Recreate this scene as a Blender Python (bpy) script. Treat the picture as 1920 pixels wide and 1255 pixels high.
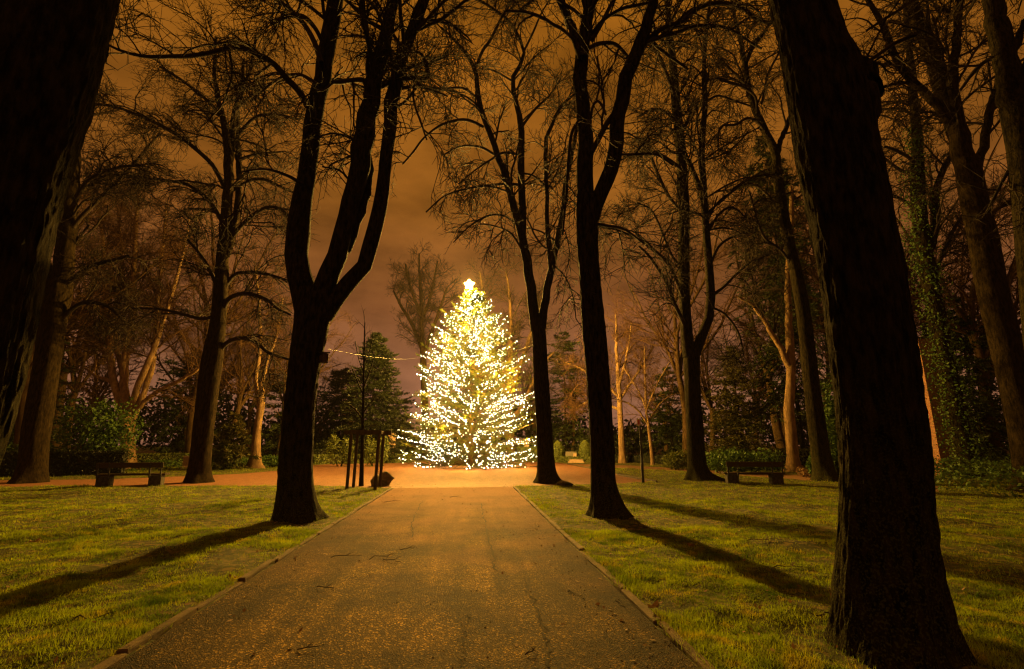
import bpy, bmesh, math
import numpy as np
from mathutils import Vector

SC = bpy.context.scene
for o in list(bpy.data.objects):
    bpy.data.objects.remove(o)

# ------------------------------------------------------------------ camera
F = 916.0                     # focal length in pixels of the 1920 px wide photograph
PITCH = math.radians(12.7)
CH = 1.6
cam = bpy.data.cameras.new('camera')
cam.sensor_width = 36.0
cam.lens = 36.0 * F / 1920.0
cam.clip_start = 0.05
cam.clip_end = 1500
cam_ob = bpy.data.objects.new('camera', cam)
cam_ob.location = (0, 0, CH)
cam_ob.rotation_euler = (math.pi / 2 + PITCH, 0, 0)
SC.collection.objects.link(cam_ob)
SC.camera = cam_ob

# ------------------------------------------------------------------ night sky lit from below by the town
W = bpy.data.worlds.new('World'); SC.world = W; W.use_nodes = True
nt = W.node_tree; nt.nodes.clear()
def wn(t, **k):
    n = nt.nodes.new(t)
    for a, b in k.items(): setattr(n, a, b)
    return n
tc = wn('ShaderNodeTexCoord'); sep = wn('ShaderNodeSeparateXYZ')
nt.links.new(tc.outputs['Generated'], sep.inputs[0])
ramp = wn('ShaderNodeValToRGB')
cr_ = ramp.color_ramp
cr_.elements[0].position = 0.0; cr_.elements[0].color = (0.28, 0.115, 0.062, 1)
cr_.elements[1].position = 0.85; cr_.elements[1].color = (0.26, 0.086, 0.004, 1)
for p, c in ((0.12, (0.25, 0.10, 0.046, 1)), (0.26, (0.20, 0.068, 0.020, 1)), (0.45, (0.22, 0.074, 0.009, 1))):
    e = cr_.elements.new(p); e.color = c
nt.links.new(sep.outputs['Z'], ramp.inputs[0])
mp = wn('ShaderNodeMapping'); mp.inputs['Scale'].default_value = (1.6, 1.6, 3.6)
nt.links.new(tc.outputs['Generated'], mp.inputs[0])
nz = wn('ShaderNodeTexNoise'); nz.inputs['Scale'].default_value = 2.6; nz.inputs['Detail'].default_value = 7; nz.inputs['Roughness'].default_value = 0.56
nt.links.new(mp.outputs[0], nz.inputs['Vector'])
mr = wn('ShaderNodeMapRange'); mr.inputs['From Min'].default_value = 0.3; mr.inputs['From Max'].default_value = 0.72
mr.inputs['To Min'].default_value = 0.55; mr.inputs['To Max'].default_value = 1.45
nt.links.new(nz.outputs['Fac'], mr.inputs['Value'])
vm = wn('ShaderNodeVectorMath', operation='SCALE')
nt.links.new(ramp.outputs['Color'], vm.inputs[0]); nt.links.new(mr.outputs[0], vm.inputs['Scale'])
bg = wn('ShaderNodeBackground'); bg.inputs['Strength'].default_value = 0.94
nt.links.new(vm.outputs[0], bg.inputs['Color'])
wo = wn('ShaderNodeOutputWorld'); nt.links.new(bg.outputs[0], wo.inputs['Surface'])

BULB_STRENGTH = 15.0
LAMP_POWER = 520.0
STAR_STRENGTH = 20500.0
BULB_COLOUR = (1.0, 0.60, 0.14)
LAMP_COLOUR = (1.0, 0.52, 0.075)
SC.view_settings.view_transform = 'Standard'; SC.view_settings.look = 'None'
SC.view_settings.gamma = 1.0; SC.view_settings.use_curve_mapping = False
SC.view_settings.exposure = 0.28
cy = SC.cycles
cy.max_bounces = 5; cy.diffuse_bounces = 2; cy.glossy_bounces = 2; cy.transmission_bounces = 3; cy.transparent_max_bounces = 4
cy.sample_clamp_indirect = 4.0; cy.sample_clamp_direct = 0.0
cy.use_light_tree = True
cy.use_denoising = True
try:
    cy.denoiser = 'OPENIMAGEDENOISE'; cy.denoising_prefilter = 'ACCURATE'; cy.denoising_input_passes = 'RGB_ALBEDO_NORMAL'
except Exception: pass
cy.caustics_reflective = False; cy.caustics_refractive = False
cy.filter_width = 1.3

# ------------------------------------------------------------------ helpers
R = np.random.default_rng(7)
cp, sp = math.cos(PITCH), math.sin(PITCH)
def ray(px, py):
    a = (px - 960.0) / F; b = (627.5 - py) / F
    return np.array([a, cp - sp * b, sp + cp * b])
def at(px, py, Y):
    d = ray(px, py); return np.array([0, 0, CH]) + d * (Y / d[1])
def G(px, py):
    d = ray(px, py); t = CH / -d[2]; return np.array([d[0] * t, d[1] * t, 0.0])
def zc(p): return p[1] * cp + (p[2] - CH) * sp
def proj(P):
    P = np.asarray(P, float); z = P[..., 1] * cp + (P[..., 2] - CH) * sp
    z = np.maximum(z, 1e-3)
    u = -P[..., 1] * sp + (P[..., 2] - CH) * cp
    return 960 + F * P[..., 0] / z, 627.5 - F * u / z
def unit(v): return v / np.maximum(np.linalg.norm(v, axis=-1, keepdims=True), 1e-9)
def _h(i):
    n = (i[..., 0] * 73856093) ^ (i[..., 1] * 19349663) ^ (i[..., 2] * 83492791)
    n = (n ^ (n >> 13)) * 1274126177 & 0x7fffffff
    n = (n ^ (n >> 16)) & 0xffff
    return n / 65535.0
def vnoise(p):
    p = np.asarray(p, float); i = np.floor(p).astype(np.int64); f = p - i; f = f * f * (3 - 2 * f); r = 0
    for dx in (0, 1):
        for dy in (0, 1):
            for dz in (0, 1):
                w = (f[..., 0] if dx else 1 - f[..., 0]) * (f[..., 1] if dy else 1 - f[..., 1]) * (f[..., 2] if dz else 1 - f[..., 2])
                r = r + w * _h(i + np.array([dx, dy, dz]))
    return r
def fbm(p, o=4):
    r = 0; a = .5; p = np.asarray(p, float)
    for k in range(o): r = r + a * vnoise(p + 17.3 * k); p = p * 2.03; a *= .5
    return r

class Geo:
    def __init__(s): s.v = []; s.q = []; s.t = []; s.n = 0
    def add(s, v, q=None, t=None):
        v = np.asarray(v, float).reshape(-1, 3)
        if q is not None and len(q): s.q.append(np.asarray(q, np.int64).reshape(-1, 4) + s.n)
        if t is not None and len(t): s.t.append(np.asarray(t, np.int64).reshape(-1, 3) + s.n)
        s.v.append(v); s.n += len(v)
    def mesh(s, name, m, smooth=True):
        v = np.concatenate(s.v) if s.v else np.zeros((0, 3))
        q = np.concatenate(s.q) if s.q else np.zeros((0, 4), np.int64)
        t = np.concatenate(s.t) if s.t else np.zeros((0, 3), np.int64)
        me = bpy.data.meshes.new(name)
        me.vertices.add(len(v)); me.vertices.foreach_set('co', v.astype(np.float32).ravel())
        me.loops.add(len(q) * 4 + len(t) * 3)
        me.loops.foreach_set('vertex_index', np.concatenate([q.ravel(), t.ravel()]).astype(np.int32))
        me.polygons.add(len(q) + len(t))
        st = np.concatenate([np.arange(len(q)) * 4, len(q) * 4 + np.arange(len(t)) * 3]).astype(np.int32)
        me.polygons.foreach_set('loop_start', st)
        me.polygons.foreach_set('use_smooth', np.full(len(st), smooth, bool))
        me.update(calc_edges=True); me.validate()
        me.materials.append(m)
        return me
    def build(s, name, m, parent=None, smooth=True, loc=None):
        o = bpy.data.objects.new(name, s.mesh(name, m, smooth)); SC.collection.objects.link(o)
        if parent is not None: o.parent = parent
        if loc is not None: o.location = loc
        return o
def link(name, me, parent=None, loc=(0, 0, 0), rot=(0, 0, 0), scale=(1, 1, 1)):
    o = bpy.data.objects.new(name, me); SC.collection.objects.link(o)
    if parent is not None: o.parent = parent
    o.location = loc; o.rotation_euler = rot; o.scale = scale
    return o
def tag(o, label=None, cat=None, group=None, kind=None):
    if label: o['label'] = label
    if cat: o['category'] = cat
    if group: o['group'] = group
    if kind: o['kind'] = kind
    return o
def thing(name, label, cat, loc=(0, 0, 0), rz=0, group=None):
    o = bpy.data.objects.new(name, None); SC.collection.objects.link(o)
    o.location = loc; o.rotation_euler = (0, 0, rz); o.empty_display_size = .2
    return tag(o, label, cat, group)

def tubes(g, pts, rad, sides):
    """pts (N,P,3), rad (N,P)"""
    pts = np.asarray(pts, float); rad = np.asarray(rad, float)
    N, P, _ = pts.shape
    if N == 0: return
    t = np.empty_like(pts); t[:, 1:-1] = pts[:, 2:] - pts[:, :-2]; t[:, 0] = pts[:, 1] - pts[:, 0]; t[:, -1] = pts[:, -1] - pts[:, -2]
    t = unit(t); m = np.abs(unit(pts[:, -1] - pts[:, 0]))
    ref = np.eye(3)[np.argmin(m, axis=1)][:, None, :]
    a = unit(np.cross(t, np.broadcast_to(ref, t.shape))); b = np.cross(t, a)
    ang = np.arange(sides) * 2 * math.pi / sides
    ring = pts[:, :, None, :] + rad[:, :, None, None] * (np.cos(ang)[None, None, :, None] * a[:, :, None, :] + np.sin(ang)[None, None, :, None] * b[:, :, None, :])
    idx = np.arange(N * P * sides).reshape(N, P, sides)
    i0 = idx[:, :-1]; i1 = idx[:, 1:]
    q = np.stack([i0, np.roll(i0, -1, 2), np.roll(i1, -1, 2), i1], -1)
    g.add(ring, q=q)
    return ring
def catmull(P, n):
    P = np.asarray(P, float)
    if len(P) == 2: 
        s = np.linspace(0, 1, n)[:, None]; return P[0] * (1 - s) + P[1] * s
    Q = np.vstack([2 * P[0] - P[1], P, 2 * P[-1] - P[-2]])
    seg = np.linalg.norm(np.diff(P[:, :3], axis=0), axis=1); cum = np.concatenate([[0], np.cumsum(seg)])
    out = []
    for s in np.linspace(0, cum[-1], n):
        k = min(np.searchsorted(cum, s, 'right') - 1, len(P) - 2); k = max(k, 0)
        u = (s - cum[k]) / max(seg[k], 1e-9)
        p0, p1, p2, p3 = Q[k], Q[k + 1], Q[k + 2], Q[k + 3]
        out.append(.5 * (2 * p1 + (p2 - p0) * u + (2 * p0 - 5 * p1 + 4 * p2 - p3) * u * u + (3 * p1 - p0 - 3 * p2 + p3) * u ** 3))
    return np.array(out)
def bm_geo(fn, name, m, parent=None, smooth=False, loc=None):
    bm = bmesh.new(); fn(bm); me = bpy.data.meshes.new(name); bm.normal_update(); bm.to_mesh(me); bm.free()
    for p in me.polygons: p.use_smooth = smooth
    me.materials.append(m)
    return link(name, me, parent, loc or (0, 0, 0))
def add_box(bm, c, s, bevel=0.0, rz=0, rx=0):
    from mathutils import Matrix
    r = bmesh.ops.create_cube(bm, size=1.0)
    M = Matrix.Translation(c) @ Matrix.Rotation(rz, 4, 'Z') @ Matrix.Rotation(rx, 4, 'X') @ Matrix.Diagonal((*s, 1))
    bmesh.ops.transform(bm, matrix=M, verts=r['verts'])
    if bevel:
        es = list({e for v in r['verts'] for e in v.link_edges})
        bmesh.ops.bevel(bm, geom=es, offset=bevel, segments=1, affect='EDGES')
def box_part(name, m, parent, c, s, bevel=.008, rz=0, rx=0):
    return bm_geo(lambda b: add_box(b, c, s, bevel, rz, rx), name, m, parent)

# ------------------------------------------------------------------ materials
def mat(name, c1, c2, scale=3.0, rough=.8, bump=.3, bscale=None, trans=0.0, detail=5, stretch=(1, 1, 1), spec=.3, c3=None, s3=1.0, bdist=.02, t3=(.5, .62), moss=None):
    m = bpy.data.materials.new(name); m.use_nodes = True; n = m.node_tree; n.nodes.clear()
    tc = n.nodes.new('ShaderNodeTexCoord'); mp = n.nodes.new('ShaderNodeMapping'); mp.inputs['Scale'].default_value = stretch
    n.links.new(tc.outputs['Object'], mp.inputs[0])
    a = n.nodes.new('ShaderNodeTexNoise'); a.inputs['Scale'].default_value = scale; a.inputs['Detail'].default_value = detail; a.inputs['Roughness'].default_value = .65
    n.links.new(mp.outputs[0], a.inputs['Vector'])
    r = n.nodes.new('ShaderNodeValToRGB'); r.color_ramp.elements[0].position = .36; r.color_ramp.elements[1].position = .64
    r.color_ramp.elements[0].color = (*c1, 1); r.color_ramp.elements[1].color = (*c2, 1)
    n.links.new(a.outputs['Fac'], r.inputs[0]); col = r.outputs['Color']
    if c3 is not None:
        a3 = n.nodes.new('ShaderNodeTexNoise'); a3.inputs['Scale'].default_value = s3; a3.inputs['Detail'].default_value = 6
        n.links.new(tc.outputs['Object'], a3.inputs['Vector'])
        r3 = n.nodes.new('ShaderNodeMapRange'); r3.inputs['From Min'].default_value = t3[0]; r3.inputs['From Max'].default_value = t3[1]
        n.links.new(a3.outputs['Fac'], r3.inputs['Value'])
        mx = n.nodes.new('ShaderNodeMix'); mx.data_type = 'RGBA'; n.links.new(r3.outputs[0], mx.inputs['Factor'])
        if moss:
            sx = n.nodes.new('ShaderNodeSeparateXYZ'); n.links.new(tc.outputs['Object'], sx.inputs[0])
            mh = n.nodes.new('ShaderNodeMapRange'); mh.inputs['From Min'].default_value = moss; mh.inputs['From Max'].default_value = .1; n.links.new(sx.outputs[2], mh.inputs['Value'])
            mm = n.nodes.new('ShaderNodeMath'); mm.operation = 'MULTIPLY'; n.links.new(r3.outputs[0], mm.inputs[0]); n.links.new(mh.outputs[0], mm.inputs[1]); n.links.new(mm.outputs[0], mx.inputs['Factor'])
        n.links.new(col, mx.inputs[6]); mx.inputs[7].default_value = (*c3, 1); col = mx.outputs[2]
    p = n.nodes.new('ShaderNodeBsdfPrincipled'); p.inputs['Roughness'].default_value = rough
    p.inputs['Specular IOR Level'].default_value = spec
    n.links.new(col, p.inputs['Base Color'])
    if bump:
        b = n.nodes.new('ShaderNodeTexNoise'); b.inputs['Scale'].default_value = bscale or scale * 3; b.inputs['Detail'].default_value = 6; b.inputs['Roughness'].default_value = .7
        n.links.new(mp.outputs[0], b.inputs['Vector'])
        bn = n.nodes.new('ShaderNodeBump'); bn.inputs['Strength'].default_value = bump; bn.inputs['Distance'].default_value = bdist
        n.links.new(b.outputs['Fac'], bn.inputs['Height']); n.links.new(bn.outputs[0], p.inputs['Normal'])
    out = n.nodes.new('ShaderNodeOutputMaterial'); sh = p.outputs[0]
    if trans:
        tr = n.nodes.new('ShaderNodeBsdfTranslucent'); n.links.new(col, tr.inputs['Color'])
        ms = n.nodes.new('ShaderNodeMixShader'); ms.inputs[0].default_value = trans
        n.links.new(p.outputs[0], ms.inputs[1]); n.links.new(tr.outputs[0], ms.inputs[2]); sh = ms.outputs[0]
    n.links.new(sh, out.inputs['Surface'])
    return m
def emit(name, c, s):
    m = bpy.data.materials.new(name); m.use_nodes = True; n = m.node_tree; n.nodes.clear()
    e = n.nodes.new('ShaderNodeEmission'); e.inputs['Color'].default_value = (*c, 1); e.inputs['Strength'].default_value = s
    o = n.nodes.new('ShaderNodeOutputMaterial'); n.links.new(e.outputs[0], o.inputs['Surface'])
    return m
M = {}
M['bark'] = mat('bark', (.002, .0016, .0008), (.034, .027, .012), 16, .9, 1.0, 40, stretch=(1, 1, .28), c3=(.065, .075, .014), s3=55, bdist=.05, spec=.05, moss=2.6)
M['pale_bark'] = mat('pale_bark', (.12, .078, .04), (.29, .19, .10), 6, .95, .9, 20, stretch=(1, 1, .3), bdist=.04, spec=.05)
M['mid_bark'] = mat('mid_bark', (.007, .005, .0025), (.036, .025, .012), 14, .95, 1.0, 40, stretch=(1, 1, .28), bdist=.05, spec=.05)
M['lit_bark'] = mat('lit_pale_bark', (.17, .11, .06), (.40, .27, .15), 5, .9, .7, 18, stretch=(1, 1, .5), bdist=.03, spec=.05)  # pale bark lightened in colour so its stems look lit
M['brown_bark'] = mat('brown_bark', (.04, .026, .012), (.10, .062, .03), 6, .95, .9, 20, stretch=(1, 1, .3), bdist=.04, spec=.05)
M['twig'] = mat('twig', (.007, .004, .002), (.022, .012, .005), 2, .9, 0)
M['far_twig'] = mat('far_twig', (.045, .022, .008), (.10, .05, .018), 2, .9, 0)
M['grass'] = mat('grass', (.050, .105, .004), (.36, .46, .007), 1.5, .6, 0, trans=.5, detail=8, c3=(.42, .37, .02), s3=3.2, t3=(.54, .68), spec=.2)
M['lawn'] = mat('lawn', (.016, .022, .003), (.075, .085, .006), 2.2, .95, 1.0, 60, detail=8, c3=(.16, .13, .03), s3=9.0, bdist=.03)
M['soil'] = mat('soil', (.03, .022, .012), (.07, .05, .028), 2, .95, .6, 18)
M['fir'] = mat('fir_needles', (.030, .050, .004), (.075, .088, .007), 3, .6, 0, trans=.3, spec=.15)
M['conifer'] = mat('conifer_needles', (.018, .034, .008), (.05, .065, .014), 1.5, .6, 0, trans=.2)
M['brown_conifer'] = mat('bronze_needles', (.045, .06, .012), (.11, .085, .022), .9, .6, 0, trans=.25)
M['ivy'] = mat('ivy_leaf', (.03, .075, .018), (.10, .165, .03), 2.5, .55, 0, trans=.2, spec=.2)
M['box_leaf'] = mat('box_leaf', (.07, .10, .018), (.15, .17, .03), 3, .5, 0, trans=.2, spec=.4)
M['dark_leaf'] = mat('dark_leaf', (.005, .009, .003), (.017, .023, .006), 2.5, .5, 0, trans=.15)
M['hedge_core'] = mat('hedge_core', (.012, .012, .006), (.025, .024, .010), 4, .95, .4)
M['granite'] = mat('granite', (.10, .09, .075), (.2, .18, .15), 30, .85, .5, 40)
M['sandstone'] = mat('sandstone', (.33, .22, .15), (.5, .36, .25), 9, .85, .5, 30)
M['boulder'] = mat('boulder_stone', (.09, .08, .045), (.19, .16, .09), 5, .9, .8, 14, c3=(.06, .075, .02), s3=4)
M['concrete'] = mat('concrete', (.03, .028, .022), (.07, .064, .052), 9, .9, .5, 40)
M['bench_wood'] = mat('bench_wood', (.028, .018, .009), (.06, .04, .02), 5, .7, .4, 30, stretch=(.15, 1, 1))
M['post_wood'] = mat('post_wood', (.03, .022, .011), (.075, .055, .028), 6, .8, .4, 20, stretch=(1, 1, .12))
M['metal'] = mat('dark_metal', (.025, .026, .024), (.05, .048, .042), 14, .5, .1)
M['sign_red'] = mat('sign_red', (.45, .08, .05), (.55, .11, .07), 12, .5, 0)
M['sign_white'] = mat('sign_white', (.65, .58, .48), (.78, .72, .62), 12, .5, 0)
M['wire'] = mat('wire', (.012, .009, .006), (.02, .015, .01), 12, .5, 0)
M['dry_leaf'] = mat('dry_leaf', (.16, .09, .04), (.30, .19, .09), 5, .8, 0, trans=.15)
M['stick'] = mat('stick', (.03, .02, .012), (.07, .045, .025), 9, .9, .3)
M['kerb'] = mat('kerb_stone', (.05, .036, .016), (.13, .09, .045), 7, .9, .7, 40, c3=(.06, .06, .02), s3=1.4)
M['crack'] = mat('crack', (.012, .010, .007), (.02, .017, .012), 9, 1.0, 0)

def asphalt(name, c1, c2, grit, rough, bump, gritscale=80, far_col=None, streak=True, spec=.22):
    m = bpy.data.materials.new(name); m.use_nodes = True; n = m.node_tree; n.nodes.clear(); N = n.nodes.new; L = n.links.new
    tc = N('ShaderNodeTexCoord')
    a = N('ShaderNodeTexNoise'); a.inputs['Scale'].default_value = 2.6; a.inputs['Detail'].default_value = 12; a.inputs['Roughness'].default_value = .78
    mp = N('ShaderNodeMapping'); mp.inputs['Scale'].default_value = (1.0, .35, 1) if streak else (1, 1, 1); L(tc.outputs['Object'], mp.inputs[0]); L(mp.outputs[0], a.inputs['Vector'])
    r = N('ShaderNodeValToRGB'); r.color_ramp.elements[0].position = .33; r.color_ramp.elements[1].position = .68
    r.color_ramp.elements[0].color = (*c1, 1); r.color_ramp.elements[1].color = (*c2, 1); L(a.outputs['Fac'], r.inputs[0])
    v = N('ShaderNodeTexVoronoi'); v.inputs['Scale'].default_value = gritscale; L(tc.outputs['Object'], v.inputs['Vector'])
    hs = N('ShaderNodeSeparateColor'); L(v.outputs['Color'], hs.inputs[0])
    gr = N('ShaderNodeMapRange'); gr.inputs['From Min'].default_value = .80; gr.inputs['From Max'].default_value = .98; L(hs.outputs[0], gr.inputs['Value'])
    mx = N('ShaderNodeMix'); mx.data_type = 'RGBA'; L(gr.outputs[0], mx.inputs['Factor']); L(r.outputs[0], mx.inputs[6]); mx.inputs[7].default_value = (*grit, 1)
    top = mx.outputs[2]
    if far_col:  # mixes towards the reddish plaza tone at the far end
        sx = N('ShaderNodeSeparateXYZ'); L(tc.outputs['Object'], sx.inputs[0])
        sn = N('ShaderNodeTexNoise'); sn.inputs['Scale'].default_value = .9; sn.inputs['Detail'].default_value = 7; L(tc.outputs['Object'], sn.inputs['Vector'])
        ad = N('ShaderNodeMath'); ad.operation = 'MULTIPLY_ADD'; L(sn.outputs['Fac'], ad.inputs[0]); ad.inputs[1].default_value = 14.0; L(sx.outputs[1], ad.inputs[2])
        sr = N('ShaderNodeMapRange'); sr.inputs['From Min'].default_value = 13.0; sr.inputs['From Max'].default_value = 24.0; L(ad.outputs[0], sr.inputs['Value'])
        m2 = N('ShaderNodeMix'); m2.data_type = 'RGBA'; L(sr.outputs[0], m2.inputs['Factor']); L(top, m2.inputs[6]); m2.inputs[7].default_value = (*far_col, 1); top = m2.outputs[2]
    dk = N('ShaderNodeMapRange'); dk.inputs['From Min'].default_value = .0; dk.inputs['From Max'].default_value = .4; dk.inputs['To Min'].default_value = .45; L(hs.outputs[1], dk.inputs['Value'])
    fac = dk.outputs[0]
    if far_col:
        # paler middle, unevenly darker towards both edges, streaked lengthwise
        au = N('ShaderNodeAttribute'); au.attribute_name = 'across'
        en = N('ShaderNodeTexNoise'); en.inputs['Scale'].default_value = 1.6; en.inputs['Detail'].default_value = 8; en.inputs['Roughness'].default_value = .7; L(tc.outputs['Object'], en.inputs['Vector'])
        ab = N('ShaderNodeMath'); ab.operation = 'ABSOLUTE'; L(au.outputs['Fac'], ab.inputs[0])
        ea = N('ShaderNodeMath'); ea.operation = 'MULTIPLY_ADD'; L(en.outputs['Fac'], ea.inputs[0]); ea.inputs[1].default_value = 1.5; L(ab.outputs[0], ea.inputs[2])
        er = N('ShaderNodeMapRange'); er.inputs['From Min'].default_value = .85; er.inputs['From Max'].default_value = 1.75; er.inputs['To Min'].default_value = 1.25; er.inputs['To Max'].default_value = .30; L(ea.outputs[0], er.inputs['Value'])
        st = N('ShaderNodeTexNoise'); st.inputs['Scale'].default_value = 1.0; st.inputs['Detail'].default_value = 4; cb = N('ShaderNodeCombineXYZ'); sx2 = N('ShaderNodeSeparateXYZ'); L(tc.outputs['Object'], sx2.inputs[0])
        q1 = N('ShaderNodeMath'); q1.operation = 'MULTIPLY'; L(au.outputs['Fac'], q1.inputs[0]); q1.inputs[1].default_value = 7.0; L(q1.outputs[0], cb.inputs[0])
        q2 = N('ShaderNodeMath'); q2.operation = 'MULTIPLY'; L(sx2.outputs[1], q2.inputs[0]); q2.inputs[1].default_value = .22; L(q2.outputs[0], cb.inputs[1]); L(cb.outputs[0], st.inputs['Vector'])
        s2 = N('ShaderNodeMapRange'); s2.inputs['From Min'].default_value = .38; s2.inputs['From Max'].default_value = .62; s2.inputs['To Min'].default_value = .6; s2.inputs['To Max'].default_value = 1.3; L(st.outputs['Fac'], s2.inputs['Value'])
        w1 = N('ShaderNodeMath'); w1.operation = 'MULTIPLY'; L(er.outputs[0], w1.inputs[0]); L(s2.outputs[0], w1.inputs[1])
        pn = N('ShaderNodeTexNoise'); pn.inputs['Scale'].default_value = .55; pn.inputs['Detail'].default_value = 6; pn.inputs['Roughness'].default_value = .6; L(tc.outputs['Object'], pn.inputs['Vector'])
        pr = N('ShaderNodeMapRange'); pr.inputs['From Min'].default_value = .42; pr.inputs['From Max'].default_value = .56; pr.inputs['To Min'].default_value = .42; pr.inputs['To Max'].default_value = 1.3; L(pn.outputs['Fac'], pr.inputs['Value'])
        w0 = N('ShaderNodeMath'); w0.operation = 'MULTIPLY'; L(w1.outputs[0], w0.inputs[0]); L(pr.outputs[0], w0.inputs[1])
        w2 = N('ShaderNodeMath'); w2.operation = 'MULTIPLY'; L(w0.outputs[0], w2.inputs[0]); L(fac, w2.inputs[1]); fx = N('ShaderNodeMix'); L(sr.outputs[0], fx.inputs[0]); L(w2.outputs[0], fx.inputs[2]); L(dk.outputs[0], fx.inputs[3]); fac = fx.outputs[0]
    vm = N('ShaderNodeVectorMath'); vm.operation = 'SCALE'; L(top, vm.inputs[0]); L(fac, vm.inputs['Scale'])
    p = N('ShaderNodeBsdfPrincipled'); p.inputs['Roughness'].default_value = rough; p.inputs['Specular IOR Level'].default_value = spec
    L(vm.outputs[0], p.inputs['Base Color'])
    b1 = N('ShaderNodeBump'); b1.inputs['Strength'].default_value = bump; b1.inputs['Distance'].default_value = .012; L(v.outputs['Distance'], b1.inputs['Height'])
    nz = N('ShaderNodeTexNoise'); nz.inputs['Scale'].default_value = 9; nz.inputs['Detail'].default_value = 6; L(tc.outputs['Object'], nz.inputs['Vector'])
    b2 = N('ShaderNodeBump'); b2.inputs['Strength'].default_value = .5; b2.inputs['Distance'].default_value = .03; L(nz.outputs['Fac'], b2.inputs['Height']); L(b1.outputs[0], b2.inputs['Normal'])
    L(b2.outputs[0], p.inputs['Normal'])
    o = N('ShaderNodeOutputMaterial'); L(p.outputs[0], o.inputs['Surface']); return m
M['path'] = asphalt('path_asphalt', (.020, .013, .0015), (.105, .064, .007), (.44, .27, .04), .85, 1.0, far_col=(.25, .118, .058), spec=.12)
M['plaza'] = asphalt('plaza_gravel', (.11, .050, .028), (.31, .145, .078), (.40, .21, .12), .75, .6, 60, streak=False)
M['side_path'] = asphalt('side_path_gravel', (.15, .08, .040), (.28, .155, .08), (.3, .2, .12), .8, .6, 60, streak=False)
def brickmat():
    m = bpy.data.materials.new('brick_wall'); m.use_nodes = True; n = m.node_tree; N = n.nodes.new; L = n.links.new
    p = n.nodes['Principled BSDF']; p.inputs['Roughness'].default_value = .9
    tc = N('ShaderNodeTexCoord'); mp = N('ShaderNodeMapping'); mp.inputs['Rotation'].default_value = (math.pi / 2, 0, 0)
    cx = N('ShaderNodeSeparateXYZ'); L(tc.outputs['Object'], cx.inputs[0]); ad = N('ShaderNodeMath'); L(cx.outputs[0], ad.inputs[0]); L(cx.outputs[1], ad.inputs[1])
    cb = N('ShaderNodeCombineXYZ'); L(ad.outputs[0], cb.inputs[0]); L(cx.outputs[2], cb.inputs[1])
    b = N('ShaderNodeTexBrick'); b.inputs['Scale'].default_value = 1; b.inputs['Brick Width'].default_value = .24; b.inputs['Row Height'].default_value = .077; b.inputs['Mortar Size'].default_value = .008
    b.inputs['Color1'].default_value = (.30, .13, .07, 1); b.inputs['Color2'].default_value = (.42, .21, .11, 1); b.inputs['Mortar'].default_value = (.16, .13, .10, 1)
    L(cb.outputs[0], b.inputs['Vector']); L(b.outputs['Color'], p.inputs['Base Color'])
    bn = N('ShaderNodeBump'); bn.invert = True; bn.inputs['Distance'].default_value = .01; L(b.outputs['Fac'], bn.inputs['Height']); L(bn.outputs[0], p.inputs['Normal'])
    return m
M['brick'] = brickmat()
M['bulb'] = emit('bulb_glow', (1.0, .86, .55), BULB_STRENGTH)
M['star'] = emit('star_glow', (1.0, .52, .08), STAR_STRENGTH)

# ------------------------------------------------------------------ ground, path, plaza, lawn
L0, L1 = G(207, 1255), G(735, 918)
R0, R1 = G(1308, 1255), G(962, 915)
def extend(a, b, t): return a + (b - a) * t
LB, RB = extend(L0, L1, -.55), extend(R0, R1, -.55)
path_poly = np.array([LB, RB, R0, R1, G(955, 909), G(740, 911), L1, L0])[:, :2]
pl_px = [(735, 916), (640, 913), (500, 912), (300, 912), (100, 913), (-250, 916), (-250, 903), (0, 901), (200, 899), (350, 893), (450, 889), (520, 883), (590, 873), (640, 868.5), (760, 866),
         (900, 865.5), (1040, 867), (1080, 873), (1125, 882), (1170, 893), (1240, 906), (1140, 908), (1060, 910), (965, 913)]
plaza_poly = np.array([G(*p)[:2] for p in pl_px])
sp_px = [(1072, 870), (1180, 873), (1280, 879), (1400, 886), (1500, 891), (1620, 899), (1760, 912), (1760, 924), (1600, 908), (1480, 899), (1380, 892), (1280, 885), (1180, 879), (1095, 876)]
side_poly = np.array([G(*p)[:2] for p in sp_px])
def sdist(P, poly):
    """signed distance (negative inside) of points P (N,2) to a polygon"""
    A = poly; B = np.roll(poly, -1, 0); d = np.full(len(P), 1e9); ins = np.zeros(len(P), bool)
    for a, b in zip(A, B):
        e = b - a; w = P - a; t = np.clip((w @ e) / (e @ e), 0, 1)
        d = np.minimum(d, np.linalg.norm(w - t[:, None] * e, axis=1))
        c = (a[1] > P[:, 1]) != (b[1] > P[:, 1])
        with np.errstate(divide='ignore', invalid='ignore'):
            x = (b[0] - a[0]) * (P[:, 1] - a[1]) / (b[1] - a[1]) + a[0]
        ins ^= c & (P[:, 0] < x)
    return np.where(ins, -d, d)
def hard(P): return np.minimum(np.minimum(sdist(P, path_poly), sdist(P, plaza_poly)), sdist(P, side_poly))
def lawn_z(P):
    h = hard(P); q = np.c_[P, np.zeros(len(P))]
    b = .10 * (fbm(q * .55, 3) - .45) + .13 * (fbm(q * 1.9 + 9, 3) - .45) + .07 * (fbm(q * 5 + 3, 2) - .4)
    k = np.clip(h / .25, 0, 1)
    return np.where(h > 0, .012 + .02 * np.clip(h / .1, 0, 1) + b * k, -.03 + 0 * h)

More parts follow.
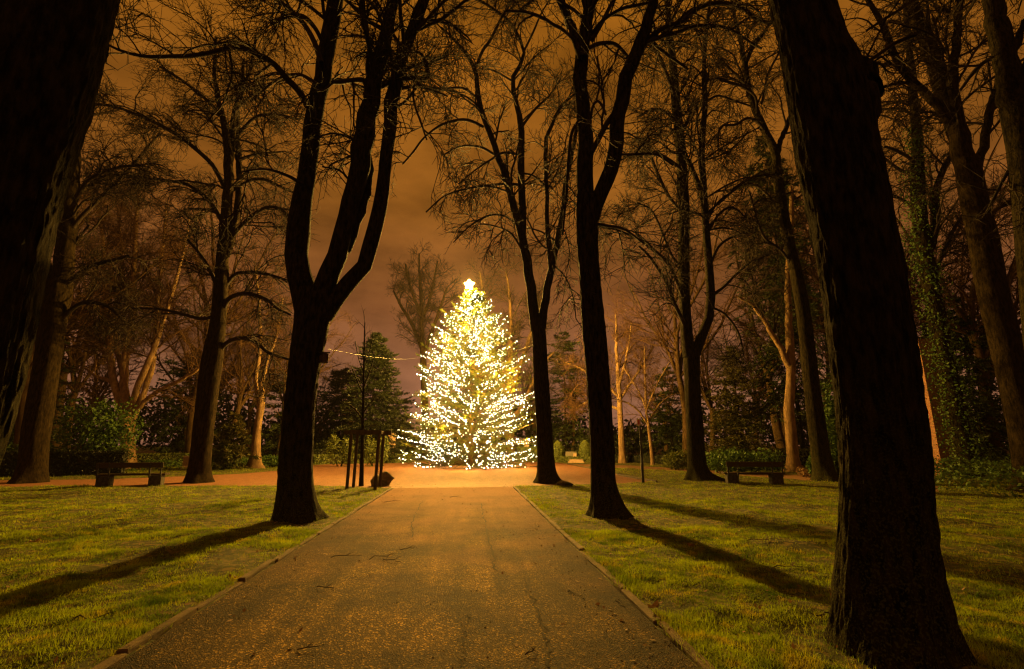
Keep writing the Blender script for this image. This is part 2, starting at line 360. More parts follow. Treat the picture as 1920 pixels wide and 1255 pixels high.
def ground_sheet():
    g = Geo(); a = 700
    g.add([(-a, -60, -.12), (a, -60, -.12), (a, 900, -.12), (-a, 900, -.12)], q=[(0, 1, 2, 3)])
    tag(g.build('ground', M['soil']), kind='structure')
ground_sheet()
def lawn_sheet():
    def grid(xs, ys):
        X, Y = np.meshgrid(xs, ys); P = np.c_[X.ravel(), Y.ravel()]
        z = lawn_z(P); V = np.c_[P, z]; nx, ny = len(xs), len(ys)
        i = np.arange(nx * ny).reshape(ny, nx)
        q = np.stack([i[:-1, :-1], i[:-1, 1:], i[1:, 1:], i[1:, :-1]], -1)
        return V, q
    g = Geo()
    xs = np.concatenate([np.arange(-46, -13, .6), np.arange(-13, 13, .13), np.arange(13, 46, .6)])
    ys = np.concatenate([np.arange(-4, 2, .5), np.arange(2, 13, .12), np.arange(13, 25, .25), np.arange(25, 52, .6)])
    V, q = grid(xs, ys); g.add(V, q=q)
    tag(g.build('lawn', M['lawn']), kind='structure')
lawn_sheet()
def sheet(name, poly, z, m, cell=.35):
    bm = bmesh.new(); bm.faces.new([bm.verts.new((p[0], p[1], z)) for p in poly])
    bmesh.ops.triangulate(bm, faces=bm.faces[:])
    me = bpy.data.meshes.new(name); bm.normal_update()
    for f in bm.faces:
        if f.normal.z < 0: f.normal_flip()
    bm.to_mesh(me); bm.free(); me.materials.append(m)
    return tag(link(name, me), kind='structure')
sheet('plaza', plaza_poly, .004, M['plaza'])
sheet('side_path', side_poly, .000, M['side_path'])
def path_sheet():
    nu, nv = 17, 60; u = np.linspace(0, 1, nu); v = np.linspace(0, 1, nv)
    a = LB[None] + (L1 - LB)[None] * v[:, None]; b = RB[None] + (R1 - RB)[None] * v[:, None]
    V = a[:, None] * (1 - u)[None, :, None] + b[:, None] * u[None, :, None]; V[..., 2] = .008
    V[-1, :, 1] += .45; V[-1, :, 2] = .008
    i = np.arange(nu * nv).reshape(nv, nu); g = Geo(); g.add(V, q=np.stack([i[:-1, :-1], i[:-1, 1:], i[1:, 1:], i[1:, :-1]], -1))
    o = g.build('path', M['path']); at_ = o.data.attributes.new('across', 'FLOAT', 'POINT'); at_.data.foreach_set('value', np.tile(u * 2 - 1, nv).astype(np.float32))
    return tag(o, kind='structure')
path_ob = path_sheet()

# kerbstones along both sides of the path
def kerb(a, b, side):
    k = tag(bpy.data.objects.new('kerb', None), kind='structure'); SC.collection.objects.link(k)
    d = b - a; Ln = np.linalg.norm(d); d = d / Ln; ang = math.atan2(d[1], d[0]); nrm = np.array([-d[1], d[0], 0]) * side
    n = int(Ln / 1.0)
    meshes = []
    for v in range(4):
        bm = bmesh.new(); add_box(bm, (0, 0, 0), (Ln / n - .015, .09, .14), .012)
        for vv in bm.verts: vv.co += Vector(R.normal(0, .004, 3))
        me = bpy.data.meshes.new('kerbstone'); bm.normal_update(); bm.to_mesh(me); bm.free(); me.materials.append(M['kerb']); meshes.append(me)
    for i in range(n):
        p = a + d * (i + .5) * Ln / n + nrm * (.055 + R.normal(0, .006))
        link('kerbstone', meshes[i % 4], k, (p[0], p[1], -.028 + R.normal(0, .007)), (R.normal(0, .02), R.normal(0, .008), ang + R.normal(0, .010)))
kerb(LB, extend(L0, L1, 1.0), 1); kerb(RB, extend(R0, R1, 1.0), -1)
def edging(pxs):
    k = tag(bpy.data.objects.new('lawn_edging', None), kind='structure'); SC.collection.objects.link(k)
    P = [G(*p) for p in pxs]
    for a, b in zip(P[:-1], P[1:]):
        d = b - a; c = (a + b) / 2
        box_part('edging_board', M['post_wood'], k, (c[0], c[1], .03), (np.linalg.norm(d) - .02, .06, .14), .006, math.atan2(d[1], d[0]))
edging([(1064, 871), (1082, 874.5), (1105, 879), (1127, 883.5)]); edging([(1158, 891.5), (1180, 896), (1205, 900.5), (1232, 905.5)])

def crack(pxs, w, nm='crack'):
    P = np.array([G(*p) for p in pxs]); P = catmull(P, 40); P[:, 0] += R.normal(0, .022, 40); P[:, 1] += R.normal(0, .02, 40)
    ww = w * (.35 + R.random(40)); g = Geo(); A = P.copy(); B = P.copy(); A[:, 0] -= ww; B[:, 0] += ww; A[:, 2] = B[:, 2] = .0125
    i = np.arange(39); g.add(np.concatenate([A, B]), q=np.c_[i, i + 40, i + 41, i + 1]); g.build(nm, M['crack'], path_ob)
crack([(982, 1085), (990, 1110), (1005, 1135), (1016, 1175), (1030, 1215), (1038, 1255)], .010)
crack([(902, 945), (910, 985), (922, 1040), (926, 1072)], .012)
crack([(1020, 985), (985, 995), (940, 1000)], .008)
crack([(792, 940), (776, 975), (770, 1010)], .010)
crack([(880, 1150), (868, 1190), (872, 1225), (860, 1255)], .006)
crack([(1040, 1105), (1070, 1112), (1098, 1128)], .006)

# grass blades
BASES = np.array([G(x, y)[:2] + np.array([0, .25]) for x, y in ((560, 985), (1142, 978), (1672, 1250), (1030, 913), (1316, 909), (1550, 911), (372, 911), (60, 907))])
def grass():
    pts = []
    for (d0, d1, dens) in ((2.6, 6.5, 6000), (6.5, 10, 3000), (10, 15, 1000), (15, 22, 330), (22, 40, 80)):
        xm = min(d1 * 1.12 + 1, 34); n = int(2 * xm * (d1 - d0) * dens)
        P = np.c_[R.uniform(-xm, xm, n), R.uniform(d0, d1, n)]
        P = P[np.abs(P[:, 0]) < P[:, 1] * 1.12 + 1.2]
        h = hard(P); P = P[(h > .02) & ((h > .10) | (R.random(len(P)) < .55))]
        k = fbm(np.c_[P * 1.3, np.zeros(len(P))], 4)
        P = P[R.random(len(P)) < np.clip((k - .26) * 4.5, .06, 1) * np.where(np.min(np.linalg.norm(P[:, None] - BASES[None], axis=2), axis=1) < .62, .22, 1)]
        pts.append(P)
    P = np.concatenate(pts); n = len(P); d = P[:, 1]
    z = lawn_z(P); k = fbm(np.c_[P * 2.2 + 5, np.zeros(n)], 4)
    ln = (.020 + .045 * np.clip((k - .25) * 2, 0, 1)) * R.uniform(.6, 1.5, n) * (1 + np.clip(d - 8, 0, 20) * .03)
    w = (.0022 + .00036 * d) * R.uniform(.7, 1.3, n)
    a = R.uniform(0, 2 * math.pi, n); lean = R.uniform(.15, 1.1, n); b = R.uniform(0, 2 * math.pi, n)
    base = np.c_[P, z - .006]; side = np.c_[np.cos(a), np.sin(a), np.zeros(n)] * w[:, None]
    tip = base + np.c_[np.cos(b) * np.sin(lean), np.sin(b) * np.sin(lean), np.cos(lean)] * ln[:, None]
    V = np.stack([base - side, base + side, tip], 1).reshape(-1, 3)
    g = Geo(); g.add(V, t=np.arange(3 * n).reshape(-1, 3))
    tag(g.build('grass', M['grass'], smooth=False), 'short mossy grass covering the lawns on both sides of the path', 'grass', kind='stuff')
    print('grass blades', n)
grass()

# ------------------------------------------------------------------ bare trees
SKY_GAP = np.array([(705, 520), (722, 430), (748, 300), (785, 215), (830, 300), (800, 400), (860, 470), (850, 500), (735, 520), (650, 660), (600, 640)], float)
def in_gap(P):
    x, y = proj(P); return sdist(np.c_[np.ravel(x), np.ravel(y)], SKY_GAP) < 0
def interp_at(pts, t):
    N, P, _ = pts.shape; f = t * (P - 1); i = np.clip(f.astype(int), 0, P - 2); u = (f - i)[:, None]; r = np.arange(N)
    return pts[r, i] * (1 - u) + pts[r, i + 1] * u, unit(pts[r, i + 1] - pts[r, i])
def interp_r(rad, t):
    N, P = rad.shape; f = t * (P - 1); i = np.clip(f.astype(int), 0, P - 2); u = f - i; r = np.arange(N)
    return rad[r, i] * (1 - u) + rad[r, i + 1] * u
def shoot(pts, rad, k, tr, angle, length, P, wob, rise, droop, rscale, rmin, lenfall=.5, gap=0.0, prune=True):
    """k side shoots on every polyline: returns (pts, rad)"""
    N = len(pts); idx = np.repeat(np.arange(N), k); n = len(idx)
    if n == 0: return np.zeros((0, P, 3)), np.zeros((0, P))
    t = R.uniform(tr[0], tr[1], n)
    p, d = interp_at(pts[idx], t); r0 = interp_r(rad[idx], t)
    rnd = unit(R.normal(0, 1, (n, 3))); perp = unit(rnd - (rnd * d).sum(1, keepdims=True) * d)
    a = np.radians(R.uniform(angle[0], angle[1], n))[:, None]
    d = unit(d * np.cos(a) + perp * np.sin(a) + np.array([0, 0, rise]))
    L = R.uniform(length[0], length[1], n) * (1 - lenfall * t)
    out = [p]; cur = p
    for j in range(P - 1):
        d = unit(d + R.normal(0, wob, (n, 3)) + np.array([0, 0, -droop]) * (j / (P - 1)))
        cur = cur + d * (L / (P - 1))[:, None]; out.append(cur)
    pts2 = np.stack(out, 1)
    rr = np.clip(r0 * rscale, rmin, None) * R.uniform(.8, 1.15, n)
    rad2 = rr[:, None] * np.linspace(1, .45, P)[None]
    x_, y_ = proj(pts2[:, 0]); far_ = (y_ < -130) | (x_ < -300) | (x_ > 2220) | (pts2[:, 0, 1] < .5)
    if prune: pts2, rad2 = pts2[~far_], rad2[~far_]; n = len(pts2)
    if gap:
        bad = in_gap(pts2[:, -1]) & (R.random(n) < gap)
        pts2, rad2 = pts2[~bad], rad2[~bad]
    return pts2, rad2
def parse(s): return [tuple(float(v) for v in w.split(',')) for w in s.split()]
def lift(path, Y, dy=0.0, n=22, ext=True):
    """pixel polyline (x,y,width) on its own depth -> 3D points and radii"""
    path = list(path)
    if ext and path[-1][1] <= 30:
        a, b = path[-2], path[-1]; L = math.hypot(b[0] - a[0], b[1] - a[1]); s = 170 / L
        path.append((b[0] + (b[0] - a[0]) * s, b[1] + (b[1] - a[1]) * s, b[2] * .6))
    L = [0]
    for a, b in zip(path[:-1], path[1:]): L.append(L[-1] + math.hypot(b[0] - a[0], b[1] - a[1]))
    out = []
    for (x, y, w), l in zip(path, L):
        p = at(x, y, Y + dy * l / max(L[-1], 1)); out.append((*p, w / 2 / F * zc(p)))
    C = catmull(np.array(out), n)
    return C[:, :3], np.maximum(C[:, 3], .006)
def trunk_geo(g, P, rad, sides, ridge, flare, seed, knobs=()):
    ring = tubes(Geo(), P[None], rad[None], sides)[0]
    c = P[:, None, :]; off = ring - c; d = unit(off); r = np.linalg.norm(off, axis=-1)
    ang = np.arange(sides) * 2 * math.pi / sides
    Rr = np.random.default_rng(seed); lob = np.zeros(sides)
    for k in range(6):
        a0 = Rr.uniform(0, 2 * math.pi); lob += Rr.uniform(.4, 1.0) * np.exp(-(np.angle(np.exp(1j * (ang - a0))) / .30) ** 2)
    z = ring[..., 2]; fl = flare * 1.35 * np.exp(-np.maximum(z, 0) / .27) * (.35 + .75 * lob[None]) + .10 * np.exp(-np.maximum(z, 0) / .9)
    s = np.concatenate([[0], np.cumsum(np.linalg.norm(np.diff(P, axis=0), axis=1))])[:, None] + 0 * r
    A = ang[None] + 0 * r
    cyl = np.stack([np.cos(A) * 3.0 + seed, np.sin(A) * 3.0, s * .9], -1)
    big = fbm(cyl * .8, 3) - .45
    warp = fbm(cyl * 1.7 + 5, 2) * 1.5
    fr = np.stack([np.cos(A + .05 * warp) * 10, np.sin(A + .05 * warp) * 10, s * 3.0 + seed], -1)
    fine = np.abs(fbm(fr * 1.25, 3) - .44) * 2
    rr = r * (1 + fl + .16 * big) + ridge * (np.clip(fine * 1.7, 0, 1) - .5)
    for (kt, ka, ks, kh) in knobs:
        rr = rr + kh * np.exp(-((s - kt) / ks) ** 2) * np.exp(-(np.angle(np.exp(1j * (A - ka))) / .7) ** 2)
    V = c + d * rr[..., None]
    nP = len(P); i = np.arange(nP * sides).reshape(nP, sides)
    q = np.stack([i[:-1], np.roll(i[:-1], -1, 1), np.roll(i[1:], -1, 1), i[1:]], -1)
    g.add(V, q=q)

def bare_tree(label, Y, trunk, limbs=(), branches=(), name='bare_tree', group=None, bark='bark', twig='twig', dens=1.0, bl=1.0, sides=28, rings=60,
              ridge=.012, flare=.5, gap=.85, twigr=1.0, levels=3, tr=(.22, 1.0), seed=1, knobs=(), k2=7, k3=5, k4=2, droop=.22, cat='tree', trunk_shoots=0):
    if twigr == 1.0: twigr = 2.3 if Y > 15 else 1.6
    tp, trad = lift(parse(trunk), Y, n=rings, ext=False)
    base = (tp[0][0], Y, 0.0)
    root = thing(name, label, cat, base, group=group); off = np.array(base)
    tp = tp.copy()
    if tp[0][2] > -.05: tp = np.vstack([[tp[0][0], tp[0][1], -.08], tp]); trad = np.r_[trad[0] * 1.02, trad]
    g = Geo(); trunk_geo(g, tp - off, trad, sides, ridge, flare, seed, knobs); g.build('trunk', M[bark], root)
    LP, LR = [], []
    for lb in limbs:
        s, dy = lb if isinstance(lb, tuple) else (lb, R.normal(0, 1.0))
        p, r = lift(parse(s), Y, dy, n=26)
        g = Geo(); w = p.copy(); w[2:-1] += R.normal(0, .012, (len(p) - 3, 3)) * (1 + r[2:-1, None] * 4)
        trunk_geo(g, w - off, r, 12, ridge * .5, 0, seed + len(LP) + 3); g.build('limb', M[bark], root)
        LP.append(p); LR.append(r)
    BP, BR = [], []
    for lb in branches:
        s, dy = lb if isinstance(lb, tuple) else (lb, R.normal(0, 1.2))
        p, r = lift(parse(s), Y, dy, n=26); BP.append(p); BR.append(r)
    g = Geo()
    if not LP: LP, LR = [tp[np.linspace(0, len(tp) - 1, 26).astype(int)]], [trad[np.linspace(0, len(trad) - 1, 26).astype(int)]]
    LP, LR = np.array(LP), np.array(LR)
    Lm = np.linalg.norm(np.diff(LP, axis=1), axis=2).sum(1)
    l1p, l1r = [], []
    for i in range(len(LP)):
        k = max(2, int(Lm[i] * 1.15 * dens))
        a, b = shoot(LP[i:i + 1], LR[i:i + 1], k, tr, (28, 68), (2.0 * bl, 4.8 * bl), 12, .13, .10, droop * .6, .40, .014 * twigr, .5, gap)
        l1p.append(a); l1r.append(np.minimum(b, .05 * bl))
    if trunk_shoots:
        w_ = np.linspace(len(tp) * .35, len(tp) - 1, 26).astype(int)
        a, b = shoot(tp[w_][None], trad[w_][None], trunk_shoots, (.2, 1), (50, 95), (1.2 * bl, 3.4 * bl), 12, .14, .1, droop, .3, .014 * twigr, .2, gap); l1p.append(a); l1r.append(np.minimum(b, .04 * bl))
    if BP:
        BPa, BRa = np.array(BP), np.array(BR); tubes(g, BPa - off, BRa, 7)
        for i in range(len(BP)):
            Lb = np.linalg.norm(np.diff(BP[i], axis=0), axis=1).sum()
            a, b = shoot(BPa[i:i + 1], BRa[i:i + 1], max(2, int(Lb * 1.7 * dens)), (.2, 1), (28, 70), (1.0 * bl, 3.0 * bl), 12, .14, .04, droop, .55, .012 * twigr, .45, gap)
            l1p.append(a); l1r.append(np.minimum(b, .032 * bl))
    p1, r1 = np.concatenate(l1p), np.concatenate(l1r)
    tubes(g, p1 - off, r1, 5)
    p2, r2 = shoot(p1, r1, k2, (.12, 1), (25, 65), (.8 * bl, 2.1 * bl), 5, .17, .04, droop, .6, .0085 * twigr, .5, gap)
    tubes(g, p2 - off, r2, 3)
    if levels > 2:
        p3, r3 = shoot(p2, r2, k3, (.12, 1), (25, 65), (.4 * bl, 1.05 * bl), 3, .19, .03, droop, .65, .0058 * twigr, .4, gap)
        tubes(g, p3 - off, r3, 3)
        p4, r4 = shoot(p3, r3, k4, (.2, 1), (25, 60), (.16 * bl, .46 * bl), 2, .2, .03, droop * .5, .7, .004 * twigr, .3, 0)
        tubes(g, p4 - off, r4, 3)
    cr = g.build('crown', M[twig], root); cr['kind'] = 'stuff'
    return root

# near trunks left and right of the camera
bare_tree('huge black trunk at the left edge of the photo, nearest left of the path', 4.0,
          '-190,1240,170 -150,1050,152 -112,888,152 -82,790,154 -48,640,158 -10,450,160 46,230,170 80,100,172 118,0,152 150,-120,140 190,-300,120',
          sides=200, rings=220, ridge=.022, flare=.45, dens=.3, seed=11, tr=(.97, 1), k3=3, k4=2, bl=.7)
bare_tree('huge dark mossy trunk with a broken limb stub, nearest on the right of the path', 4.35,
          '1672,1262,170 1668,1200,160 1664,1100,156 1659,950,142 1655,850,139 1640,700,136 1612,500,133 1590,380,133 1573,300,134 1556,210,132 1540,140,124 1524,90,108 1502,0,100 1476,-120,92 1440,-300,80',
          limbs=[('1558,250,122 1576,205,118 1589,168,102 1597,144,82 1601,130,40', .05)], sides=240, rings=280, ridge=.022, flare=.46, dens=.2, seed=23, tr=(.99, 1), k3=2, k2=2, k4=1, bl=.4)

bare_tree('forked dark trunk standing by the path on the left, with a small box on it', G(560, 978)[1],
          '560,985,62 556,950,62 554,900,59 555,850,58 560,780,55 565,730,55 572,680,56 580,640,60 586,600,64 590,570,66 592,545,60',
          limbs=[('580,590,52 566,530,46 557,480,42 557,440,42 566,380,36 576,320,32 584,260,31 592,200,31 606,140,31 614,80,30 628,0,28', .8),
                 ('597,580,48 612,530,40 634,470,36 655,400,34 671,330,36 682,270,38 692,200,34 706,130,28 722,70,24 738,0,20', -.3),
                 ('606,545,30 626,505,22 655,455,19 676,395,18 690,340,17 692,305,16 684,270,16', .35),
                 ('604,590,44 630,560,32 655,535,30 680,505,29 698,455,29 712,390,27 722,320,24 729,250,25 735,190,26 746,140,24 758,95,22 778,45,18 798,0,16', .2),
                 ('746,140,18 756,100,16 768,60,14 780,20,12 788,0,10', 1.2)],
          branches=[('578,200,14 560,170,12 536,146,12 512,118,11 490,106,11 462,92,11 438,88,11 400,98,9 358,105,9 318,106,8 279,107,7 250,102,6 223,94,5 179,72,4', -2.2),
                    ('602,118,10 590,80,10 572,48,9 548,22,9 520,0,8', 1.0), ('604,78,8 590,52,8 570,32,9 545,30,9 528,36,10 512,44,8', -1.2),
                    ('692,170,11 682,152,11 662,151,9 640,154,9 622,155,7', -.8), ('690,172,9 708,166,9 730,155,10', .1),
                    ('744,148,10 770,147,9 800,146,8 803,134,7 796,112,6 786,99,5 766,98,5', -.4),
                    ('776,150,4 776,190,4 790,232,4 800,262,3', -.6), ('566,345,7 540,330,6 500,318,5 455,322,4', -1.5), ('734,205,6 760,190,5 790,150,5 812,110,4', 1.4),
                    ('600,160,6 560,140,6 520,150,5 470,190,4', 2.0)],
          sides=64, rings=110, ridge=.022, flare=.5, dens=1.0, seed=31, tr=(.5, 1))
bare_tree('tall dark trunk forking high up, nearest the path on the right half', G(1142, 972)[1],
          '1142,978,58 1136,940,50 1131,900,44 1130,850,44 1127,800,44 1124,740,43 1121,700,43 1117,650,43 1112,600,43 1108,550,41 1104,500,40 1101,450,40 1100,400,40 1101,370,38',
          limbs=[('1100,410,36 1097,350,32 1098,300,31 1098,250,28 1093,200,26 1090,150,26 1092,100,26 1100,50,23 1106,0,20', .6),
                 ('1108,410,32 1118,382,28 1132,350,28 1142,330,28 1154,279,28 1162,207,27 1170,170,27 1178,139,26 1198,88,24 1212,50,22 1224,0,18', -.8),
                 ('1092,110,18 1084,80,18 1070,45,15 1056,15,14 1048,0,12', .8)],
          branches=[('1110,285,10 1122,262,10 1138,232,10 1152,212,10', -.2), ('1106,250,5 1110,205,5 1120,190,5 1130,200,5 1136,215,4', -.8), ('1086,225,6 1072,250,6 1066,300,6 1062,360,5 1055,440,4', .8),
                    ('1192,100,10 1215,75,10 1245,52,9 1280,40,9 1312,14,9 1352,6,9 1392,16,8 1423,38,7 1451,44,5', -1.6), ('1156,290,5 1185,290,5 1230,290,5 1262,310,4', 1.3),
                    ('1104,90,8 1125,82,8 1155,84,7 1180,110,6', 1.0), ('1110,75,9 1130,40,8 1150,0,7', 1.2), ('1118,420,6 1140,424,6 1170,430,5 1205,455,4', -1.2),
                    ('1210,65,8 1235,90,7 1262,110,6 1290,130,5', 1.0)],
          sides=64, rings=110, ridge=.02, flare=.5, dens=1.05, seed=41, tr=(.45, 1))
bare_tree('bare tree with slim limbs and a green mossy trunk, just right of the Christmas tree', G(1028, 906)[1],
          '1030,914,40 1025,885,33 1023,850,31 1020,800,30 1017,750,29 1014,700,28 1012,650,27 1010,620,27 1010,600,27',
          limbs=[('1005,620,20 998,560,19 990,510,18 984,470,17 975,430,15 963,386,14 949,340,13 935,295,12 925,265,11 915,239,11 905,215,10 899,195,10 894,160,9 891,131,8 880,108,7 863,88,6 845,68,5 827,52,4', -.6),
                 ('980,450,12 980,420,14 979,382,14 977,319,13 977,239,12 972,205,10 967,183,9 959,151,8 970,130,8 979,115,7 983,92,6 968,62,6 951,36,6 920,14,5 895,0,5', .9),
                 ('1015,615,18 1022,561,15 1030,525,14 1036,495,13 1046,450,11 1054,400,10 1062,340,9 1070,300,8 1080,250,7 1086,210,5', .4),
                 ('1034,505,12 1030,470,10 1026,430,9 1025,380,8 1023,310,8 1024,265,8 1030,245,7 1044,215,6 1060,190,5 1085,170,4 1100,140,3', 1.2)],
          branches=[('907,239,6 885,228,6 863,225,6 827,235,5 795,259,4 775,285,4 755,308,3', -1.5), ('896,187,5 880,172,5 863,165,5 827,167,4 791,173,3', 1.0), ('973,347,6 950,345,6 927,347,5 900,350,5 860,358,4 830,370,3 799,398,3', -1.0),
                    ('932,293,5 900,276,5 863,275,4 831,291,3', 1.4), ('973,290,5 943,287,5 920,300,4 890,320,3 860,345,3', -1.6), ('977,240,6 990,222,5 1008,200,5 1030,180,4 1050,150,3', .8), ('893,125,6 905,95,6 919,76,6 939,36,5 955,8,4', -1.2),
                    ('980,325,4 1000,330,4 1020,345,4 1035,350,3', .9), ('983,95,4 1000,60,4 1015,25,3 1030,0,3', 1.3), ('960,152,4 930,135,4 905,125,3', .8), ('985,480,4 960,440,4 930,425,3 900,420,3', -1.8), ('975,425,4 945,405,4 915,405,4 880,425,3 850,455,2', .5),
                    ('1036,495,4 1060,520,3 1075,560,3 1080,600,2', -.6)],
          sides=44, rings=70, ridge=.015, flare=.5, dens=.95, seed=51, tr=(.3, 1), bl=.95)
bare_tree('bare tree with a dark upright trunk forking left of the right bench', G(1316, 902)[1],
          '1316,910,38 1308,880,32 1305,840,31 1303,800,30 1300,760,29 1298,720,28 1297,690,29 1297,655,30',
          limbs=[('1293,670,24 1288,630,22 1283,580,21 1281,520,21 1282,460,21 1283,400,20 1281,340,20 1278,290,19 1272,240,18 1268,200,17 1264,160,16 1260,110,14 1255,60,12 1250,0,10', .6),
                 ('1302,668,20 1316,630,18 1328,600,17 1333,560,17 1331,510,15 1326,460,14 1322,400,13 1318,340,12 1316,279,11 1322,210,10 1321,150,9 1320,111,8 1326,60,7 1330,20,6', -.5),
                 ('1318,365,9 1305,335,9 1296,311,8 1284,285,8 1278,255,7 1290,225,6 1300,190,5', 1.2)],
          branches=[('1288,620,8 1277,595,8 1265,570,7 1250,530,7 1238,510,6 1215,478,5 1198,462,4', -1.6), ('1283,565,7 1270,530,7 1250,490,6 1230,474,6 1198,450,5 1158,432,4 1122,424,4', -.8), ('1282,400,7 1255,370,6 1235,330,6 1220,290,5 1214,250,4', 1.0),
                    ('1280,320,7 1255,300,6 1225,285,5 1190,290,4 1165,300,3', -1.4), ('1274,235,6 1250,212,6 1225,205,5 1195,220,4', .8), ('1266,180,7 1250,140,7 1238,110,7 1220,85,6', -1.0), ('1333,555,6 1355,540,6 1380,515,5 1410,490,5 1450,475,3', -.9),
                    ('1330,500,6 1350,460,5 1385,440,5 1425,435,4', 1.3), ('1325,440,5 1350,400,5 1375,390,4 1400,410,3', -1.5), ('1320,195,5 1345,180,4 1380,190,4 1410,200,3', .8), ('1332,575,5 1360,590,4 1385,625,4 1395,670,3', .4), ('1281,500,5 1260,480,5 1225,400,4 1195,380,3', .3)],
          sides=44, rings=70, ridge=.015, flare=.75, dens=1.05, seed=61, tr=(.25, 1))
bare_tree('dark slanting trunk leaning left, close beside the right end of the right bench', G(1546, 902)[1],
          '1550,912,36 1542,870,34 1536,830,31 1530,790,30 1524,740,28 1519,700,27 1514,650,25 1508,600,24 1500,550,23 1490,500,21 1480,460,20 1470,410,19 1462,360,18 1457,320,17',
          limbs=[('1460,345,17 1456,310,16 1450,280,15 1439,255,14 1428,232,13 1419,210,13 1410,188,12 1403,165,11 1399,140,10 1397,112,9 1390,85,8 1383,55,7 1376,20,6 1372,0,5', .5),
                 ('1456,300,10 1462,270,9 1472,245,9 1480,222,8 1488,195,7 1496,150,6', -.4), ('1399,118,7 1410,92,7 1428,68,6 1445,42,5 1460,10,4', .8)],
          branches=[('1437,250,6 1420,228,6 1400,222,5 1380,234,5 1350,240,4 1347,290,3', -.8), ('1420,212,5 1415,180,5 1385,160,5 1350,150,4', -1.2), ('1405,165,5 1385,145,5 1360,120,4 1335,85,3', .8), ('1428,195,4 1440,140,4 1460,100,4 1470,70,3', .6),
                    ('1490,505,6 1465,470,5 1430,440,5 1405,360,4', -.5), ('1476,440,5 1450,380,5 1420,350,4 1395,345,3', 1.0)],
          sides=40, rings=80, ridge=.015, flare=.6, dens=1.1, seed=71, tr=(.15, 1))
bare_tree('slim pale trunk with one low bough, standing behind the right bench', G(1489, 886)[1],
          '1489,890,22 1486,850,20 1482,800,19 1479,770,18 1481,740,17 1483,700,16 1482,660,15 1480,620,14',
          limbs=[('1480,630,13 1479,580,12 1478,530,11 1480,470,10 1485,410,8 1482,350,6', .5), ('1481,690,12 1475,680,11 1462,650,10 1451,632,9 1427,592,8 1405,568,6 1380,555,4', -.6)],
          branches=[('1430,595,5 1415,560,5 1410,520,4 1395,480,3', .4)], bark='pale_bark', sides=28, rings=40, flare=.5, dens=1.0, seed=81, twig='twig')
bare_tree('rough dark trunk with a lit right edge, second from the left edge of the photo', G(60, 905)[1],
          '56,908,46 62,870,42 66,820,42 76,760,42 86,700,40 94,640,40 100,600,40 106,560,42 110,530,44',
          limbs=[('112,550,34 120,500,32 124,450,30 127,400,30 130,350,30 132,300,30 133,255,28 136,200,20 140,140,14 150,60,10', .4), ('104,550,26 88,510,24 72,480,22 62,440,20 66,390,18 58,330,14 40,260,10', -.5)],
          branches=[('118,540,9 140,520,9 170,500,8 205,490,7 240,480,6', -1.0), ('116,600,9 135,580,8 160,567,8 190,570,7 212,582,6 235,605,5', .6), ('128,440,8 150,410,8 190,370,7 240,320,6 300,250,4', .8), ('130,400,8 165,340,7 220,315,6 270,310,5', -1.2), ('132,380,7 170,345,6 210,330,6 260,332,4', 1.5)],
          sides=44, rings=60, ridge=.02, flare=.35, dens=1.1, seed=91, tr=(.1, 1), bark='mid_bark')
bare_tree('dark bare tree leaning right beside the left bench, its right edge lit', G(372, 905)[1],
          '372,912,40 374,880,36 378,840,35 382,800,35 388,750,35 394,700,36 400,660,34 407,620,28 411,580,25 414,540,24 417,500,23',
          limbs=[('415,525,22 419,470,21 423,420,20 427,370,18 429,320,17 426,270,14 421,235,12 414,205,10 406,165,8 402,120,6 405,70,5', -.5), ('424,480,14 436,440,13 443,400,12 448,350,11 447,300,10 445,240,9 447,200,8 455,170,7 470,130,6 480,70,5', .8),
                 ('428,330,11 436,280,10 437,230,9 444,190,8 452,160,6 458,110,5', .2)],
          branches=[('420,350,8 405,320,8 390,300,8 345,262,7 310,240,7 272,222,6 230,205,5 190,196,5 145,195,4', -1.6), ('418,420,8 402,390,8 380,365,7 350,346,6 320,340,6 270,334,5 225,332,4', .9), ('424,460,9 445,432,8 465,412,8 490,393,7 512,388,6 530,395,6 546,414,5', -.8),
                    ('430,360,8 450,348,7 475,337,7 500,338,6 525,350,5 552,362,4', 1.0), ('416,585,10 428,562,9 448,552,8 472,552,8 500,562,7 522,580,5 545,590,4', -.4), ('413,655,9 430,640,8 455,634,8 480,642,7 505,662,6 548,676,5', .3), ('419,540,9 440,516,8 462,511,7 490,512,7 520,520,6 548,530,4', 1.2),
                    ('415,560,7 395,510,7 370,470,6 352,450,5', -.6), ('411,590,8 380,598,7 345,590,6 300,580,5 240,578,4', .8), ('423,410,6 395,395,6 355,392,5', 1.5), ('402,390,5 360,410,5 345,395,4', -.4), ('446,300,6 480,290,5 530,285,4', .9), ('448,250,6 480,220,6 520,215,5 560,225,3', -1.2),
                    ('412,215,6 390,190,6 340,150,5 300,125,4', 1.0), ('440,210,5 460,190,5 500,160,4 530,150,3', .5)],
          sides=44, rings=70, ridge=.016, flare=.55, dens=1.1, seed=101, tr=(.3, 1), bark='mid_bark')
